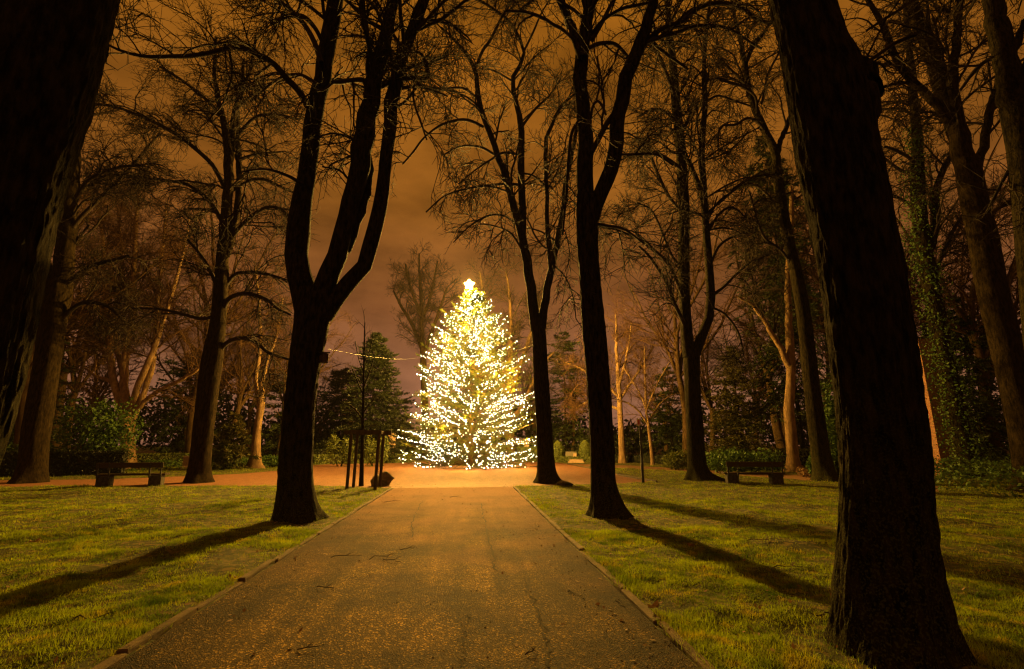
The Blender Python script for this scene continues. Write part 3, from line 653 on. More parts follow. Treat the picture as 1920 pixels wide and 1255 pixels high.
bare_tree('dark leaning trunk lit along its left side, near the right edge of the photo', 17.5,
          '1950,945,58 1934,870,52 1922,800,50 1904,720,48 1888,650,48 1870,580,46 1856,520,45 1844,450,44 1832,400,42 1822,350,40 1812,300,38',
          limbs=[('1816,330,36 1804,280,34 1790,230,32 1774,180,30 1760,140,28 1745,100,26 1728,60,24 1712,20,22 1704,0,20', .5), ('1806,290,20 1800,240,19 1792,190,18 1786,150,17 1790,100,15 1796,50,13 1800,0,11', -.6), ('1826,340,16 1842,280,15 1856,210,14 1872,160,12 1890,110,10 1915,60,8', .8),
                 ('1780,230,16 1752,190,15 1720,162,14 1698,138,13 1678,105,12 1664,70,11 1652,40,10 1628,0,8', -1.2)],
          branches=[('1800,260,6 1770,225,6 1745,210,5 1715,215,4', 1), ('1715,160,6 1690,155,6 1650,165,5', -1), ('1838,430,8 1860,400,7 1885,385,6 1912,380,5', .8), ('1760,150,6 1745,70,6 1740,20,5', 1.4)],
          sides=44, rings=70, ridge=.022, flare=.4, dens=.9, seed=111, tr=(.2, 1), bark='mid_bark')
bare_tree('black trunk cut by the right edge of the photo', 11.2,
          '1992,985,66 1985,900,58 1976,800,56 1964,700,54 1952,600,52 1943,500,52 1935,420,50 1928,340,50 1920,270,50 1908,200,52',
          limbs=[('1912,240,46 1896,170,40 1884,120,36 1872,60,34 1862,0,30', .4), ('1918,220,30 1930,150,26 1945,80,24 1955,0,20', -.3), ('1890,130,14 1905,90,13 1920,50,11 1945,0,9', -.8)],
          branches=[('1884,120,8 1860,110,8 1830,130,7 1800,170,5', 1), ('1925,300,8 1900,310,7 1880,340,6 1850,400,5', .6)], sides=44, rings=60, ridge=.02, flare=.4, dens=.7, seed=121, tr=(.35, 1))
bare_tree('tall tree with its trunk wrapped in ivy, standing right of the brick pillar', 25.0,
          '1812,872,38 1804,830,34 1795,790,32 1784,730,30 1772,670,28 1760,610,28 1750,560,27 1740,510,26 1732,460,25 1724,400,24 1720,340,22 1720,300,21',
          limbs=[('1722,330,20 1720,280,18 1716,220,16 1712,170,14 1708,120,12 1702,60,10 1698,0,8', .4), ('1738,480,14 1752,440,13 1757,400,12 1756,360,11 1768,320,10 1790,280,8', -.4)],
          branches=[('1726,410,6 1700,380,6 1660,360,5', .8), ('1722,310,6 1695,290,6 1660,275,5', -.8), ('1720,330,6 1690,320,6 1655,295,5', .3), ('1716,220,6 1690,205,5 1650,205,4', 1.0), ('1745,540,7 1770,470,7 1800,410,6 1830,380,4', .6), ('1718,250,5 1745,220,5 1765,200,4', -1)],
          sides=36, rings=60, ridge=.015, flare=.4, dens=1.2, seed=131, tr=(.1, 1))

# paler bare trees further back
bare_tree('pale many-stemmed bare tree behind the dark hedge on the left', 33.0,
          '240,872,26 240,840,23 239,815,23 238,790,26 238,775,27',
          limbs=[('233,785,15 222,750,13 214,715,12 207,670,12 204,620,11 200,560,9 196,500,7 190,430,5 180,370,3', -.8), ('238,780,16 234,740,14 232,700,14 238,650,13 246,600,12 250,550,10 252,480,8 256,410,6 262,350,4', .6),
                 ('244,782,15 252,745,13 262,715,12 276,685,11 290,650,10 302,610,9 316,570,8 332,520,6 345,470,5 355,410,3', -.5), ('246,790,13 258,765,11 272,730,10 284,690,10 290,640,9 296,580,7 300,510,6 308,440,5 312,380,3', 1.0),
                 ('230,745,9 218,725,8 200,712,7 180,706,6 160,690,4', .5), ('240,770,10 228,690,10 216,640,9 220,580,8 228,520,7 226,450,5 220,390,3', 1.5), ('248,780,8 280,745,8 320,722,7 360,700,6 398,668,4', -1.2)],
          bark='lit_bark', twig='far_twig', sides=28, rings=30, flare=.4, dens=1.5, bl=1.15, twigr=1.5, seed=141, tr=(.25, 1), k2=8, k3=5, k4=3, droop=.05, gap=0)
bare_tree('pale twisted trunk on the lit grass behind the left bench', 34.0,
          '478,876,22 479,850,18 481,820,15 484,795,13 487,775,13 489,757,14 489,745,13',
          limbs=[('486,752,9 481,735,8 479,718,8 481,695,8 485,670,7 488,645,7 487,600,6 484,550,5 478,500,4', .6), ('491,750,8 491,735,7 490,722,7 494,705,7 498,688,6 503,670,5 515,640,5 525,600,4 530,560,3', -.6)],
          bark='pale_bark', twig='far_twig', sides=28, rings=40, flare=.6, dens=1.2, twigr=1.4, seed=151, tr=(.3, 1), gap=0)
bare_tree('round-crowned bare tree rising behind the Christmas tree, to its left', 58.0,
          '800,858,16 798,800,14 796,740,13 794,690,12 793,650,12',
          limbs=[('793,660,9 791,620,8 790,580,7 788,540,6 786,500,4 786,476,3', .5), ('794,670,8 803,640,7 814,610,6 826,575,5 838,540,4', -1), ('793,660,8 780,625,7 765,595,6 750,570,5 738,545,3', 1), ('791,600,6 806,560,5 815,520,4 820,490,3', .6), ('790,590,6 775,555,5 765,520,4 760,495,3', -.8)],
          bark='mid_bark', twig='twig', sides=20, rings=24, flare=.3, dens=1.6, bl=1.0, twigr=2.3, seed=161, tr=(.08, 1), k2=9, k3=5, k4=3, droop=-.04, gap=0)
bare_tree('wide bare tree directly behind the right side of the Christmas tree', 50.0,
          '958,862,20 956,820,18 953,780,18 950,740,18',
          limbs=[('948,750,11 935,700,10 922,650,8 912,600,7 905,550,5 900,510,3', .6), ('951,750,12 955,700,10 958,650,9 958,600,7 955,550,5 948,505,3', -.8), ('953,760,11 966,715,10 980,670,8 995,630,7 1010,580,5 1022,540,3', .8), ('955,790,10 975,770,9 990,740,8 1004,705,7 1020,680,5 1040,660,3', -1.0), ('948,760,9 930,735,8 905,715,7 880,690,5', 1.2)],
          bark='brown_bark', twig='twig', sides=20, rings=24, flare=.3, dens=1.7, bl=1.1, twigr=2.1, seed=171, tr=(.15, 1), k2=8, k3=4, k4=3, droop=.02, gap=0)
bare_tree('pale bare tree with a straight trunk, left of the thin sign pole', 44.0,
          '1167,868,13 1166,840,12 1164,800,11 1162,760,10 1160,720,9',
          limbs=[('1160,730,8 1158,690,7 1156,650,6 1155,610,4 1154,590,3', .4), ('1161,745,6 1140,725,5 1115,705,5 1085,690,4 1060,680,3', -1), ('1162,750,6 1185,715,5 1205,685,4 1225,650,3', .8), ('1163,770,6 1140,760,5 1110,752,4 1080,765,3', .8), ('1160,725,6 1172,680,5 1180,640,4 1184,605,3', -.6)],
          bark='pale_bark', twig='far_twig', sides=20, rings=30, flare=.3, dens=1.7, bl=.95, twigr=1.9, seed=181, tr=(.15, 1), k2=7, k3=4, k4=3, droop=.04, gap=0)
bare_tree('slender young bare tree with a wide open crown, right of the thin sign pole', G(1223, 873)[1],
          '1224,874,7 1222,850,7 1219,825,6.5 1216,800,6 1213,780,6',
          limbs=[('1213,785,5 1211,750,4.5 1210,715,4 1209,680,3 1208,650,2', .4), ('1214,795,4 1196,770,3.5 1175,755,3 1150,748,2', -.6), ('1214,795,4 1232,765,3.5 1252,745,3 1280,735,2', .6), ('1212,770,4 1198,735,3 1182,710,2.5 1170,690,2', .8), ('1212,770,4 1226,735,3 1240,705,2.5 1256,680,2', -.8)],
          bark='pale_bark', twig='far_twig', sides=14, rings=24, flare=.3, dens=1.8, bl=.75, twigr=1.3, seed=191, tr=(.15, 1), k2=6, k3=4, k4=2, droop=.0, gap=0)

# the sapling held by stakes
bare_tree('thin young tree tied between wooden stakes left of the path end', G(679, 912)[1], '677,916,8 678,880,7.5 679,840,6.5 680,800,5.5 681,750,5 682,700,4 683,650,3 684,605,2',
          branches=[('681,740,3 670,715,2.5 660,690,2', .3), ('681,730,3 692,700,2.5 700,675,2', -.3), ('682,700,2.5 672,670,2 666,640,1.5', .3), ('683,680,2.5 694,655,2 700,625,1.5', .3), ('681,775,3 695,755,2.5 712,740,2', .3), ('681,790,3 668,770,2.5 655,760,2', -.3)],
          name='sapling', sides=10, rings=24, ridge=.002, flare=.1, dens=.9, bl=.35, twigr=.8, seed=201, tr=(.6, 1), levels=2, k2=4, gap=0)

# thicket of more distant bare trees: four kinds, copied
def forest_kind(seed, H, lean):
    global R
    keep = R; R = np.random.default_rng(seed); kw = dict(prune=False)
    g1, g2 = Geo(), Geo(); P = 14
    t = np.linspace(0, 1, P); tp = np.c_[lean * t ** 2 + .12 * np.sin(t * 5 + seed), .1 * np.cos(t * 4), t * H * .34]; tr = .26 * (1 - .35 * t)
    trunk_geo(g1, tp, tr, 12, .01, .3, seed)
    n = 6; st = np.repeat(tp[None, -3:, :].mean(1), n, 0); d = unit(np.c_[R.normal(0, .38, n), R.normal(0, .38, n), np.ones(n)]); L = R.uniform(.5, .68, n) * H
    out = [st]; cur = st
    for j in range(11):
        d = unit(d + R.normal(0, .09, (n, 3)) + np.array([0, 0, .03])); cur = cur + d * (L / 11)[:, None]; out.append(cur)
    lp = np.stack(out, 1); lr = np.linspace(.15, .03, 12)[None] * R.uniform(.7, 1.1, (n, 1)); tubes(g1, lp, lr, 7)
    p1, r1 = shoot(lp, lr, 15, (.12, 1), (30, 70), (1.6, 4.2), 7, .15, .1, .05, .5, .02, .5, **kw); tubes(g2, p1, np.minimum(r1, .05), 4)
    p2, r2 = shoot(p1, np.minimum(r1, .05), 7, (.2, 1), (25, 60), (.7, 1.7), 4, .18, .05, .08, .65, .012, .45, **kw); tubes(g2, p2, r2, 3)
    p3, r3 = shoot(p2, r2, 4, (.2, 1), (25, 60), (.3, .8), 3, .18, .02, .08, .7, .008, .3, **kw); tubes(g2, p3, r3, 3)
    R = keep
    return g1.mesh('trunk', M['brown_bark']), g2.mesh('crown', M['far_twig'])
kinds = [forest_kind(301, 15, .5), forest_kind(307, 17, -.6), forest_kind(311, 13, .2)]
FB = 'bare brown trees of the far thicket'
def far_tree(px, Y, k, s, label, bark=None):
    p = at(px, 850, Y); rt = thing('bare_tree', label, 'tree', (p[0], Y, -.05), R.uniform(0, 6.28), FB)
    a = link('trunk', kinds[k][0], rt, scale=(s, s, s)); b = link('crown', kinds[k][1], rt, scale=(s, s, s)); b['kind'] = 'stuff'
FAR = [(105, 42, 1.6, 'tallest of those behind the left bench'), (352, 41, 1.6, 'tall, behind the trunk beside the left bench'), (30, 31, 1.5, 'crossing the sky beside the black trunk at the left edge'), (1620, 37, 1.6, 'tallest of those hidden by the huge right trunk'), (1730, 32, 1.55, 'rising above the brick pillar'), (1870, 29, 1.5, 'tallest of those by the right leaning trunk'), (1470, 38, 1.45, 'tall behind the weeping conifer'), (1290, 40, 1.3, 'tall and fine, left of the right bench'),
       (-150, 38, 1.15, 'beyond the left edge of the black hedge'), (40, 44, 1.2, 'between the two leftmost dark trunks'), (120, 40, 1.1, 'just right of the second trunk from the left edge'), (150, 60, 1.4, 'behind the holly bush'),
       (385, 46, 1.15, 'to the right behind the many-stemmed pale tree'), (345, 54, 1.2, 'in the gap left of the trunk by the left bench'), (430, 44, 1.1, 'just right of the trunk by the left bench'), (465, 56, 1.15, 'behind the twisted pale trunk'),
       (525, 48, 1.0, 'just left of the forked trunk'), (600, 58, .85, 'just right of the forked trunk'), (655, 64, .8, 'behind the staked sapling'), (890, 66, .95, 'straight behind the Christmas tree'), (1005, 62, .9, 'behind the mossy trunk'),
       (1075, 58, .85, 'above the two clipped yews'), (1130, 62, .95, 'behind the tall trunk forking high up'), (1250, 54, .9, 'left of the trunk forking beside the right bench'), (1335, 46, 1.0, 'just right of the trunk forking beside the right bench'), (1420, 50, 1.1, 'behind the green and bronze conifer'),
       (1475, 44, 1.1, 'behind the slim pale trunk'), (1570, 40, 1.15, 'just left of the huge right trunk'), (1640, 36, 1.15, 'behind the huge right trunk'), (1700, 42, 1.2, 'behind the brick pillar'), (1790, 36, 1.15, 'right behind the ivy-clad trunk'), (1860, 40, 1.2, 'between the ivy-clad trunk and the right leaning trunk'), (1950, 32, 1.1, 'at the right edge of the photo')]
for i, (px, Y, s_, lb) in enumerate(FAR):
    far_tree(px, Y, i % 3, s_, 'brown bare thicket tree ' + lb)
def treeline():
    rg = np.random.default_rng(77); g = Geo()
    for i in range(170):
        px = -750 + i * 20 + rg.uniform(-20, 20); Y = rg.uniform(62, 84); p = at(px, 850, Y); h = rg.uniform(3.5, 8.5) + 3.0 * (abs(px - 880) > 420); r = rg.uniform(2.0, 3.8)
        clump(g, (p[0], Y, h * .5), (r, r, h * .52), 300, .38, rg, .3)
    tag(g.build('treeline', M['dark_leaf'], smooth=False), 'dark evergreen wood closing the view behind the graveyard', 'wood', kind='stuff')

# ------------------------------------------------------------------ conifers
def conifer_parts(H, prof, layers, per, seed, k1=(-.25, .35), k2=.22, nb=12, q=12, nl=.16, nw=.02, z0=.03, jit=.16, trunk_r=.16, blen=.36, ljit=.5, fine=True):
    """wood geometry, needle geometry, branchlet points"""
    rg = np.random.default_rng(seed); B = layers * per
    u = (np.repeat(np.arange(layers), per) + rg.uniform(-ljit, ljit, B)) / layers; u = np.clip(u, 0, .995)
    az = np.tile(np.arange(per) * 2 * math.pi / per, layers) + np.repeat(np.arange(layers) * 2.4, per) + rg.normal(0, .2, B)
    Rr = prof(u) * (1 + rg.normal(0, jit, B)); Rr = np.maximum(Rr, .12)
    zz = H * (z0 + (1 - z0) * u)
    kk = k1[0] + (k1[1] - k1[0]) * u + rg.normal(0, .05, B)
    P = 8; s = np.linspace(0, 1, P)
    dirs = np.c_[np.cos(az), np.sin(az), np.zeros(B)]
    rise = kk[:, None] * s + k2 * (s ** 2.2)[None] + rg.normal(0, .012, (B, P))
    br = dirs[:, None, :] * (Rr[:, None] * s)[:, :, None]; br[:, :, 2] = zz[:, None] + Rr[:, None] * rise
    # branch tips must not rise above where their own layer starts too far
    gw = Geo(); tz = np.linspace(-.05, H, 14); tubes(gw, np.c_[0 * tz, 0 * tz, tz][None], np.maximum(trunk_r * (1 - tz / H), .02)[None], 9)
    tubes(gw, br, (.014 + .018 * Rr[:, None] / max(Rr.max(), 1)) * np.linspace(1, .3, P)[None], 4)
    idx = np.repeat(np.arange(B), nb); n = len(idx); t = rg.uniform(.12, 1, n)
    f = t * (P - 1); i = np.clip(f.astype(int), 0, P - 2); w = (f - i)[:, None]
    p = br[idx, i] * (1 - w) + br[idx, i + 1] * w; d = unit(br[idx, i + 1] - br[idx, i])
    sd = np.where(rg.random(n) < .5, -1, 1); lat = np.c_[-np.sin(az[idx]), np.cos(az[idx]), np.zeros(n)] * sd[:, None]
    dd = unit(d * .75 + lat * rg.uniform(.3, 1, n)[:, None] + np.c_[np.zeros((n, 2)), rg.normal(-.02, .16, n)])
    ln = Rr[idx] * blen * (1 - t * .75) + .16
    e = p + dd * ln[:, None] + np.c_[np.zeros((n, 2)), rg.uniform(-.04, .1, n) * ln]
    m = (p + e) / 2 + rg.normal(0, .02, (n, 3))
    if fine: tubes(gw, np.stack([p, m, e], 1), np.tile([.009, .007, .004], (n, 1)), 3)
    # needles along the branchlets and the branch tips
    j = np.repeat(np.arange(n), q); N = len(j); tt = rg.random(N)[:, None]
    b = p[j] * (1 - tt) + e[j] * tt; ax = dd[j]; rn = unit(rg.normal(0, 1, (N, 3))); rn[:, 2] *= .6
    nd = unit(ax * .7 + rn * .8); L = nl * rg.uniform(.6, 1.3, N)[:, None]
    sid = unit(np.cross(nd, rg.normal(0, 1, (N, 3)))) * nw
    V = np.stack([b - sid, b + sid, b + nd * L], 1).reshape(-1, 3)
    gn = Geo(); gn.add(V, t=np.arange(3 * N).reshape(-1, 3))
    return gw, gn, p, e, br

XB = G(880, 880); XY = XB[1] + 1.5
XT = np.array([at(882, 870, XY)[0], XY, 0.0])
XH = at(880, 545, XY)[2]
_u = np.array([0, .06, .14, .22, .30, .38, .46, .54, .62, .70, .78, .86, .94, 1.0])
_w = np.array([122, 128, 125, 118, 110, 102, 93, 84, 74, 62, 47, 32, 17, 8.0])
def xprof(u): return np.interp(u, _u, _w) / F * XY * .94
xt = thing('christmas_tree', 'tall fir Christmas tree covered in glowing lights on the round plaza', 'Christmas tree', tuple(XT))
gw, gn, bp, be, xbr = conifer_parts(XH, xprof, 19, 20, 5, k1=(-.24, .34), k2=.26, nb=16, q=17, nl=.17, nw=.02, jit=.17, trunk_r=.20, ljit=.3, z0=.035)
gw.build('trunk', M['brown_bark'], xt); o = gn.build('crown', M['fir'], xt, smooth=False); o['kind'] = 'stuff'

# fairy lights
fl = thing('fairy_lights', 'warm white fairy lights wound all over the fir on the plaza', 'fairy lights', tuple(XT))
def ico(r, sub=1):
    bm = bmesh.new(); bmesh.ops.create_icosphere(bm, subdivisions=sub, radius=r)
    v = np.array([x.co[:] for x in bm.verts]); f = np.array([[a.index for a in y.verts] for y in bm.faces]); bm.free(); return v, f
nB = 6800
j = R.integers(0, len(bp), nB); tt = R.uniform(.3, 1.05, nB)[:, None]
Bp = bp[j] * (1 - tt) + be[j] * tt + R.normal(0, .04, (nB, 3)); Bp[:, 2] = np.maximum(Bp[:, 2], .12)
rad_ = np.hypot(Bp[:, 0], Bp[:, 1]); outer = rad_ / np.maximum(xprof(np.clip(Bp[:, 2] / XH, 0, 1)), .2)
cl = fbm(Bp * .9 + 40, 3)
dn = np.clip((cl - .32) * 4.0, .10, 1) * np.clip(outer * 1.6 - .35, .05, 1)
low = (Bp[:, 2] < 2.6) & (Bp[:, 1] < 0); dn = np.where(low, np.clip(dn * 1.9, 0, 1), dn)
dn = np.where(Bp[:, 2] > XH * .70, np.maximum(dn, .42), dn)
Bp = Bp[R.random(nB) < dn]
for b_ in xbr[R.random(len(xbr)) < .30]:
    L_ = np.linalg.norm(b_[-1] - b_[0]); k_ = int(L_ * .75 / .2) + 2; f_ = R.uniform(.22, .4) + np.linspace(0, .64, k_)
    q_ = np.stack([np.interp(np.clip(f_, 0, 1), np.linspace(0, 1, 8), b_[:, c]) for c in range(3)], 1); q_ += R.normal(0, .03, q_.shape); q_[:, 2] = np.maximum(q_[:, 2] + .04, .1); Bp = np.concatenate([Bp, q_])
nB = len(Bp); print('bulbs', nB)
sz = R.uniform(.016, .035, nB) * (1 + .35 * (R.random(nB) < .15))
front = np.argsort(Bp[:, 1] - .6 * np.hypot(Bp[:, 0], Bp[:, 1]) * 0 - 20 * sz)[:300]
iv, itri = ico(1.0)
gb = Geo(); gb.add(iv, t=itri); bulb_me = gb.mesh('bulb', M['bulb'])
for i in front:
    link('bulb', bulb_me, fl, tuple(Bp[i]), scale=(sz[i],) * 3)
rest = np.setdiff1d(np.arange(nB), front); gb = Geo()
V = Bp[rest][:, None, :] + iv[None] * sz[rest][:, None, None]
T = itri[None] + (np.arange(len(rest)) * len(iv))[:, None, None]
gb.add(V, t=T); o = gb.build('bulb_mass', M['bulb'], fl); o['kind'] = 'stuff'

# the light of the bulb clusters
kl = 0
for i in range(64):
    u = (i + .5) / 64; zf = .05 + .90 * u ** 1.05; a = i * 2.399963; k = .92 if i % 3 else .5
    if zf < .04: zf = .04
    rr_ = float(xprof(zf)) * k; ld = bpy.data.lights.new('bulb_light', 'POINT'); ld.energy = LAMP_POWER * (.35 + 1.7 * zf); ld.color = LAMP_COLOUR; ld.shadow_soft_size = .06
    lo = bpy.data.objects.new('bulb_light', ld); SC.collection.objects.link(lo); lo.parent = fl; lo.location = (rr_ * math.cos(a), rr_ * math.sin(a), zf * XH)

# glowing star on the tip
def star_mesh(bm, r=.40, r2=.235, th=.07):
    k = 5; ring = []
    for i in range(2 * k):
        a = math.pi / 2 + i * math.pi / k; rr = r if i % 2 == 0 else r2; ring.append((rr * math.cos(a), rr * math.sin(a)))
    vs = [bm.verts.new((x, 0, z)) for x, z in ring]; f = bm.verts.new((0, -th, 0)); b = bm.verts.new((0, th, 0))
    for i in range(2 * k):
        bm.faces.new((vs[i], vs[(i + 1) % (2 * k)], f)); bm.faces.new((vs[(i + 1) % (2 * k)], vs[i], b))
sp_ = at(880, 534, XY)
st = thing('star', 'glowing white star on the tip of the Christmas tree', 'star', (sp_[0], XY, sp_[2]))
bm_geo(lambda b: star_mesh(b), 'star_body', M['star'], st)
g = Geo(); tubes(g, np.array([[[0, .03, -.75], [0, .03, -.3]]]), np.array([[.02, .02]]), 6); g.build('holder', M['metal'], st)

# guy wires from the fir to the neighbouring trees
def wire(a, b, sag, label):
    t = np.linspace(0, 1, 16)[:, None]; p = a * (1 - t) + b * t; p[:, 2] -= sag * 4 * (t * (1 - t))[:, 0]
    g = Geo(); tubes(g, p[None], np.full((1, 16), .003), 5); tag(g.build('guy_wire', M['wire']), label, 'wire')
wire(at(615, 655, G(560, 978)[1]), at(800, 667, XY), .25, 'thin wire strung from the forked left trunk to the Christmas tree')
wire(at(945, 660, XY), at(1003, 645, G(1028, 906)[1]), .1, 'short thin wire from the Christmas tree to the mossy trunk on its right')

def conifer(label, px, Y, top, wpx, seed, m='conifer', name='conifer', base=862, power=1.0, k1=(-.5, .1), k2=.1, layers=22, per=11, nb=10, q=10, nl=.26, nw=.05, jit=.35, z0=.03):
    b = at(px, base, Y); H = at(px, top, Y)[2]; Rm = wpx / 2 / F * Y
    root = thing(name, label, 'conifer', (b[0], Y, -.05))
    w, n, *_ = conifer_parts(H, lambda u: Rm * np.clip((1 - u), 0, 1) ** power, layers, per, seed, k1, k2, nb, q, nl, nw, jit=jit, z0=z0, ljit=1.6, fine=False)
    w.build('trunk', M['bark'], root); o = n.build('crown', M[m], root, smooth=False); o['kind'] = 'stuff'
conifer('dark pointed conifer behind the staked sapling', 692, 46, 626, 150, 401, m='dark_leaf', power=.62, layers=30, per=13, nb=12, jit=.2)
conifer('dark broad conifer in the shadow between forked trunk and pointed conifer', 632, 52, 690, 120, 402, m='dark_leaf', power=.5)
conifer('green and bronze conifer with spreading boughs behind the right bench', 1392, 33, 652, 150, 403, m='brown_conifer', power=.7, layers=17, per=13, nb=11, q=11, nl=.2, nw=.032)
conifer('tall black weeping conifer behind the slanting trunk', 1508, 33, 255, 190, 404, k1=(-1.1, -.4), k2=.05, layers=22, per=10, nb=12, nl=.28, power=.55, z0=.25)
conifer('small pale green conifer by the shrubs left of the twisted trunk', 432, 33, 778, 70, 405, m='brown_conifer', power=.8, layers=10, per=9)
conifer('dark ivy-black conifer behind the two clipped yews', 1062, 58, 625, 120, 406, power=.45, layers=16)
conifer('dark conifer mass left of the green and bronze conifer', 1262, 50, 690, 110, 407, power=.5, layers=13)
conifer('dark conifer behind the many-stemmed pale tree', 330, 48, 660, 150, 408, power=.5, layers=14)
conifer('black conifer at the far left behind the second trunk', 20, 34, 620, 170, 409, power=.5, layers=16)
conifer('dark conifer filling the gap left of the lit Christmas tree', 742, 64, 735, 110, 410, m='dark_leaf', power=.5, layers=12)
conifer('dark drooping conifer between the ivy trunk and the right leaning trunk', 1850, 29, 560, 150, 411, power=.55, layers=16, k1=(-.8, -.2))
conifer('dark conifer behind the twisted pale trunk', 520, 50, 700, 120, 412, power=.5, layers=12)

# ------------------------------------------------------------------ shrubs, hedges, ivy
def leaves(g, P, nrm, size, rg, flat=.6):
    n = len(P); N = unit(nrm * flat + rg.normal(0, 1, (n, 3)) * .6); a = unit(np.cross(N, rg.normal(0, 1, (n, 3)))); b = np.cross(N, a)
    s = size * rg.uniform(.6, 1.3, n)[:, None]; w = s * .55
    V = np.stack([P - a * s, P + b * w, P + a * s, P - b * w], 1).reshape(-1, 3)
    g.add(V, q=np.arange(4 * n).reshape(-1, 4))
def clump(g, c, r, n, size, rg, shell=.55):
    d = unit(rg.normal(0, 1, (n, 3))); k = rg.uniform(shell, 1, n)[:, None] ** .7
    P = d * k * np.array(r); w = 1 + .5 * (fbm(d * 2.2 + rg.uniform(0, 50), 3) - .45)[:, None]; P = P * w + np.array(c)
    P[:, 2] = np.maximum(P[:, 2], .03); leaves(g, P, d, size, rg)
treeline()
def shrub(label, px, Y, w, h, seed, m='ivy', name='shrub', n=1600, size=.09, base=862, blobs=5, cat='shrub'):
    rg = np.random.default_rng(seed); b = at(px, base, Y); wm = w / F * Y; hm = h / F * Y
    root = thing(name, label, cat, (b[0], Y, 0)); g = Geo(); st = Geo()
    for i in range(blobs):
        cx = rg.uniform(-.34, .34) * wm; rz = hm * rg.uniform(.34, .52); rx = wm * rg.uniform(.2, .34)
        cz = rg.uniform(rz * .8, max(hm - rz, rz * .85)); clump(g, (cx, rg.uniform(-.3, .3) * wm * .6, cz), (rx, rx * .9, rz), n // blobs, size, rg, .35)
        tubes(st, np.array([[[cx * .2, 0, -.05], [cx * .6, 0, cz * .5], [cx, 0, cz]]]), np.array([[.04, .03, .015]]), 5)
    st.build('stem', M['bark'], root); o = g.build('foliage', M[m], root, smooth=False); o['kind'] = 'stuff'
    return root
shrub('big dark green holly bush behind the low hedge on the left', 168, 30, 118, 150, 501, n=4200, size=.10, blobs=9, m='ivy')
shrub('upright light green bush left of the staked sapling', 637, 38, 52, 62, 502, m='box_leaf', n=1500, size=.08)
shrub('upright light green bush right of the staked sapling', 700, 38, 50, 60, 503, m='box_leaf', n=1500, size=.08)
shrub('leafy green shrub left of the twisted pale trunk', 420, 33, 80, 40, 504, m='box_leaf', n=1500)
shrub('low green shrub just right of the twisted pale trunk', 515, 36, 60, 26, 505, m='ivy', n=900)
shrub('rounded green bush right of the slender young tree', 1268, 33, 66, 38, 506, m='box_leaf', n=2000, size=.07, blobs=4)
shrub('broad green rhododendron bank behind the right bench', 1400, 29, 130, 48, 507, m='ivy', n=3200, size=.10, blobs=8)
shrub('dark shrub between the pale trunk and the slanting trunk', 1515, 25, 50, 50, 508, m='ivy', n=1500, blobs=4)
shrub('tall ivy-green bush right behind the slanting trunk', 1568, 24, 60, 200, 509, m='ivy', n=3000, size=.09, blobs=8)
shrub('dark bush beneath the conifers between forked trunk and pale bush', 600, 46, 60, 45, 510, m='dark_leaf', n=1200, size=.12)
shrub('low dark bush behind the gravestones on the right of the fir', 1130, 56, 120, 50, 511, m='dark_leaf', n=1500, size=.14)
shrub('green bushy tree at the left edge behind the second trunk', 25, 30, 90, 60, 512, m='ivy', n=1600)
shrub('low leafy clump at the foot of the slanting trunk', 1520, 25.5, 56, 20, 513, m='dry_leaf', n=700, size=.06)

def hedge(label, p0, p1, Y0, Y1, h, th, m, n, size, seed, name='hedge', base=862):
    rg = np.random.default_rng(seed); a = at(p0, base, Y0); b = at(p1, base, Y1); a[2] = b[2] = 0
    d = b - a; L = np.linalg.norm(d); c = (a + b) / 2; root = thing(name, label, 'hedge', tuple(c), math.atan2(d[1], d[0]))
    box_part('hedge_core', M['hedge_core'], root, (0, 0, h / 2 - .03), (L - .06, th - .08, h - .06), .03)
    g = Geo(); P = np.c_[rg.uniform(-L / 2, L / 2, n), rg.uniform(-th / 2, th / 2, n), rg.uniform(0, h, n)]; N = np.zeros((n, 3))
    f = rg.choice(3, n, p=[.55, .35, .10]); s = np.where(rg.random(n) < .75, -1, 1)
    P[f == 0, 1] = s[f == 0] * th / 2; N[f == 0, 1] = s[f == 0]; P[f == 1, 2] = h; N[f == 1, 2] = 1; P[f == 2, 0] = s[f == 2] * L / 2; N[f == 2, 0] = s[f == 2]
    P += rg.normal(0, .022, (n, 3)) + N * (.10 * (fbm(P * 1.5 + seed, 3) - .45))[:, None]; leaves(g, P, N, size, rg, 1.0)
    o = g.build('foliage', M[m], root, smooth=False); o['kind'] = 'stuff'
hedge('long low black clipped hedge left of and behind the left bench', -70, 236, 24.5, 27.5, 1.25, .9, 'dark_leaf', 7000, .055, 601)
hedge('low olive hedge behind the left bench, right of the many-stemmed tree', 246, 372, 36, 38, .95, .6, 'box_leaf', 2600, .06, 602)
hedge('long low hedge bordering the plaza behind the staked sapling', 588, 770, 42, 46, .75, .9, 'box_leaf', 4200, .07, 603)
hedge('clipped hedge just right of the Christmas tree', 972, 1012, 49, 48.5, 1.35, .8, 'box_leaf', 1600, .08, 604)
hedge('low border hedge in front of the two clipped yews', 1036, 1108, 46.5, 46, .5, .7, 'box_leaf', 1600, .07, 605)
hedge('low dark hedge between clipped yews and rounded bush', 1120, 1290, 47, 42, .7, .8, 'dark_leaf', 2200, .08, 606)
hedge('olive hedge behind the shrubs right of the right bench', 1450, 1600, 33, 31, 1.3, .7, 'box_leaf', 2600, .08, 607)
hedge('dark low hedge behind the forked trunk, left of the light green bush', 520, 610, 42, 43, 1.2, .7, 'dark_leaf', 1800, .08, 608)

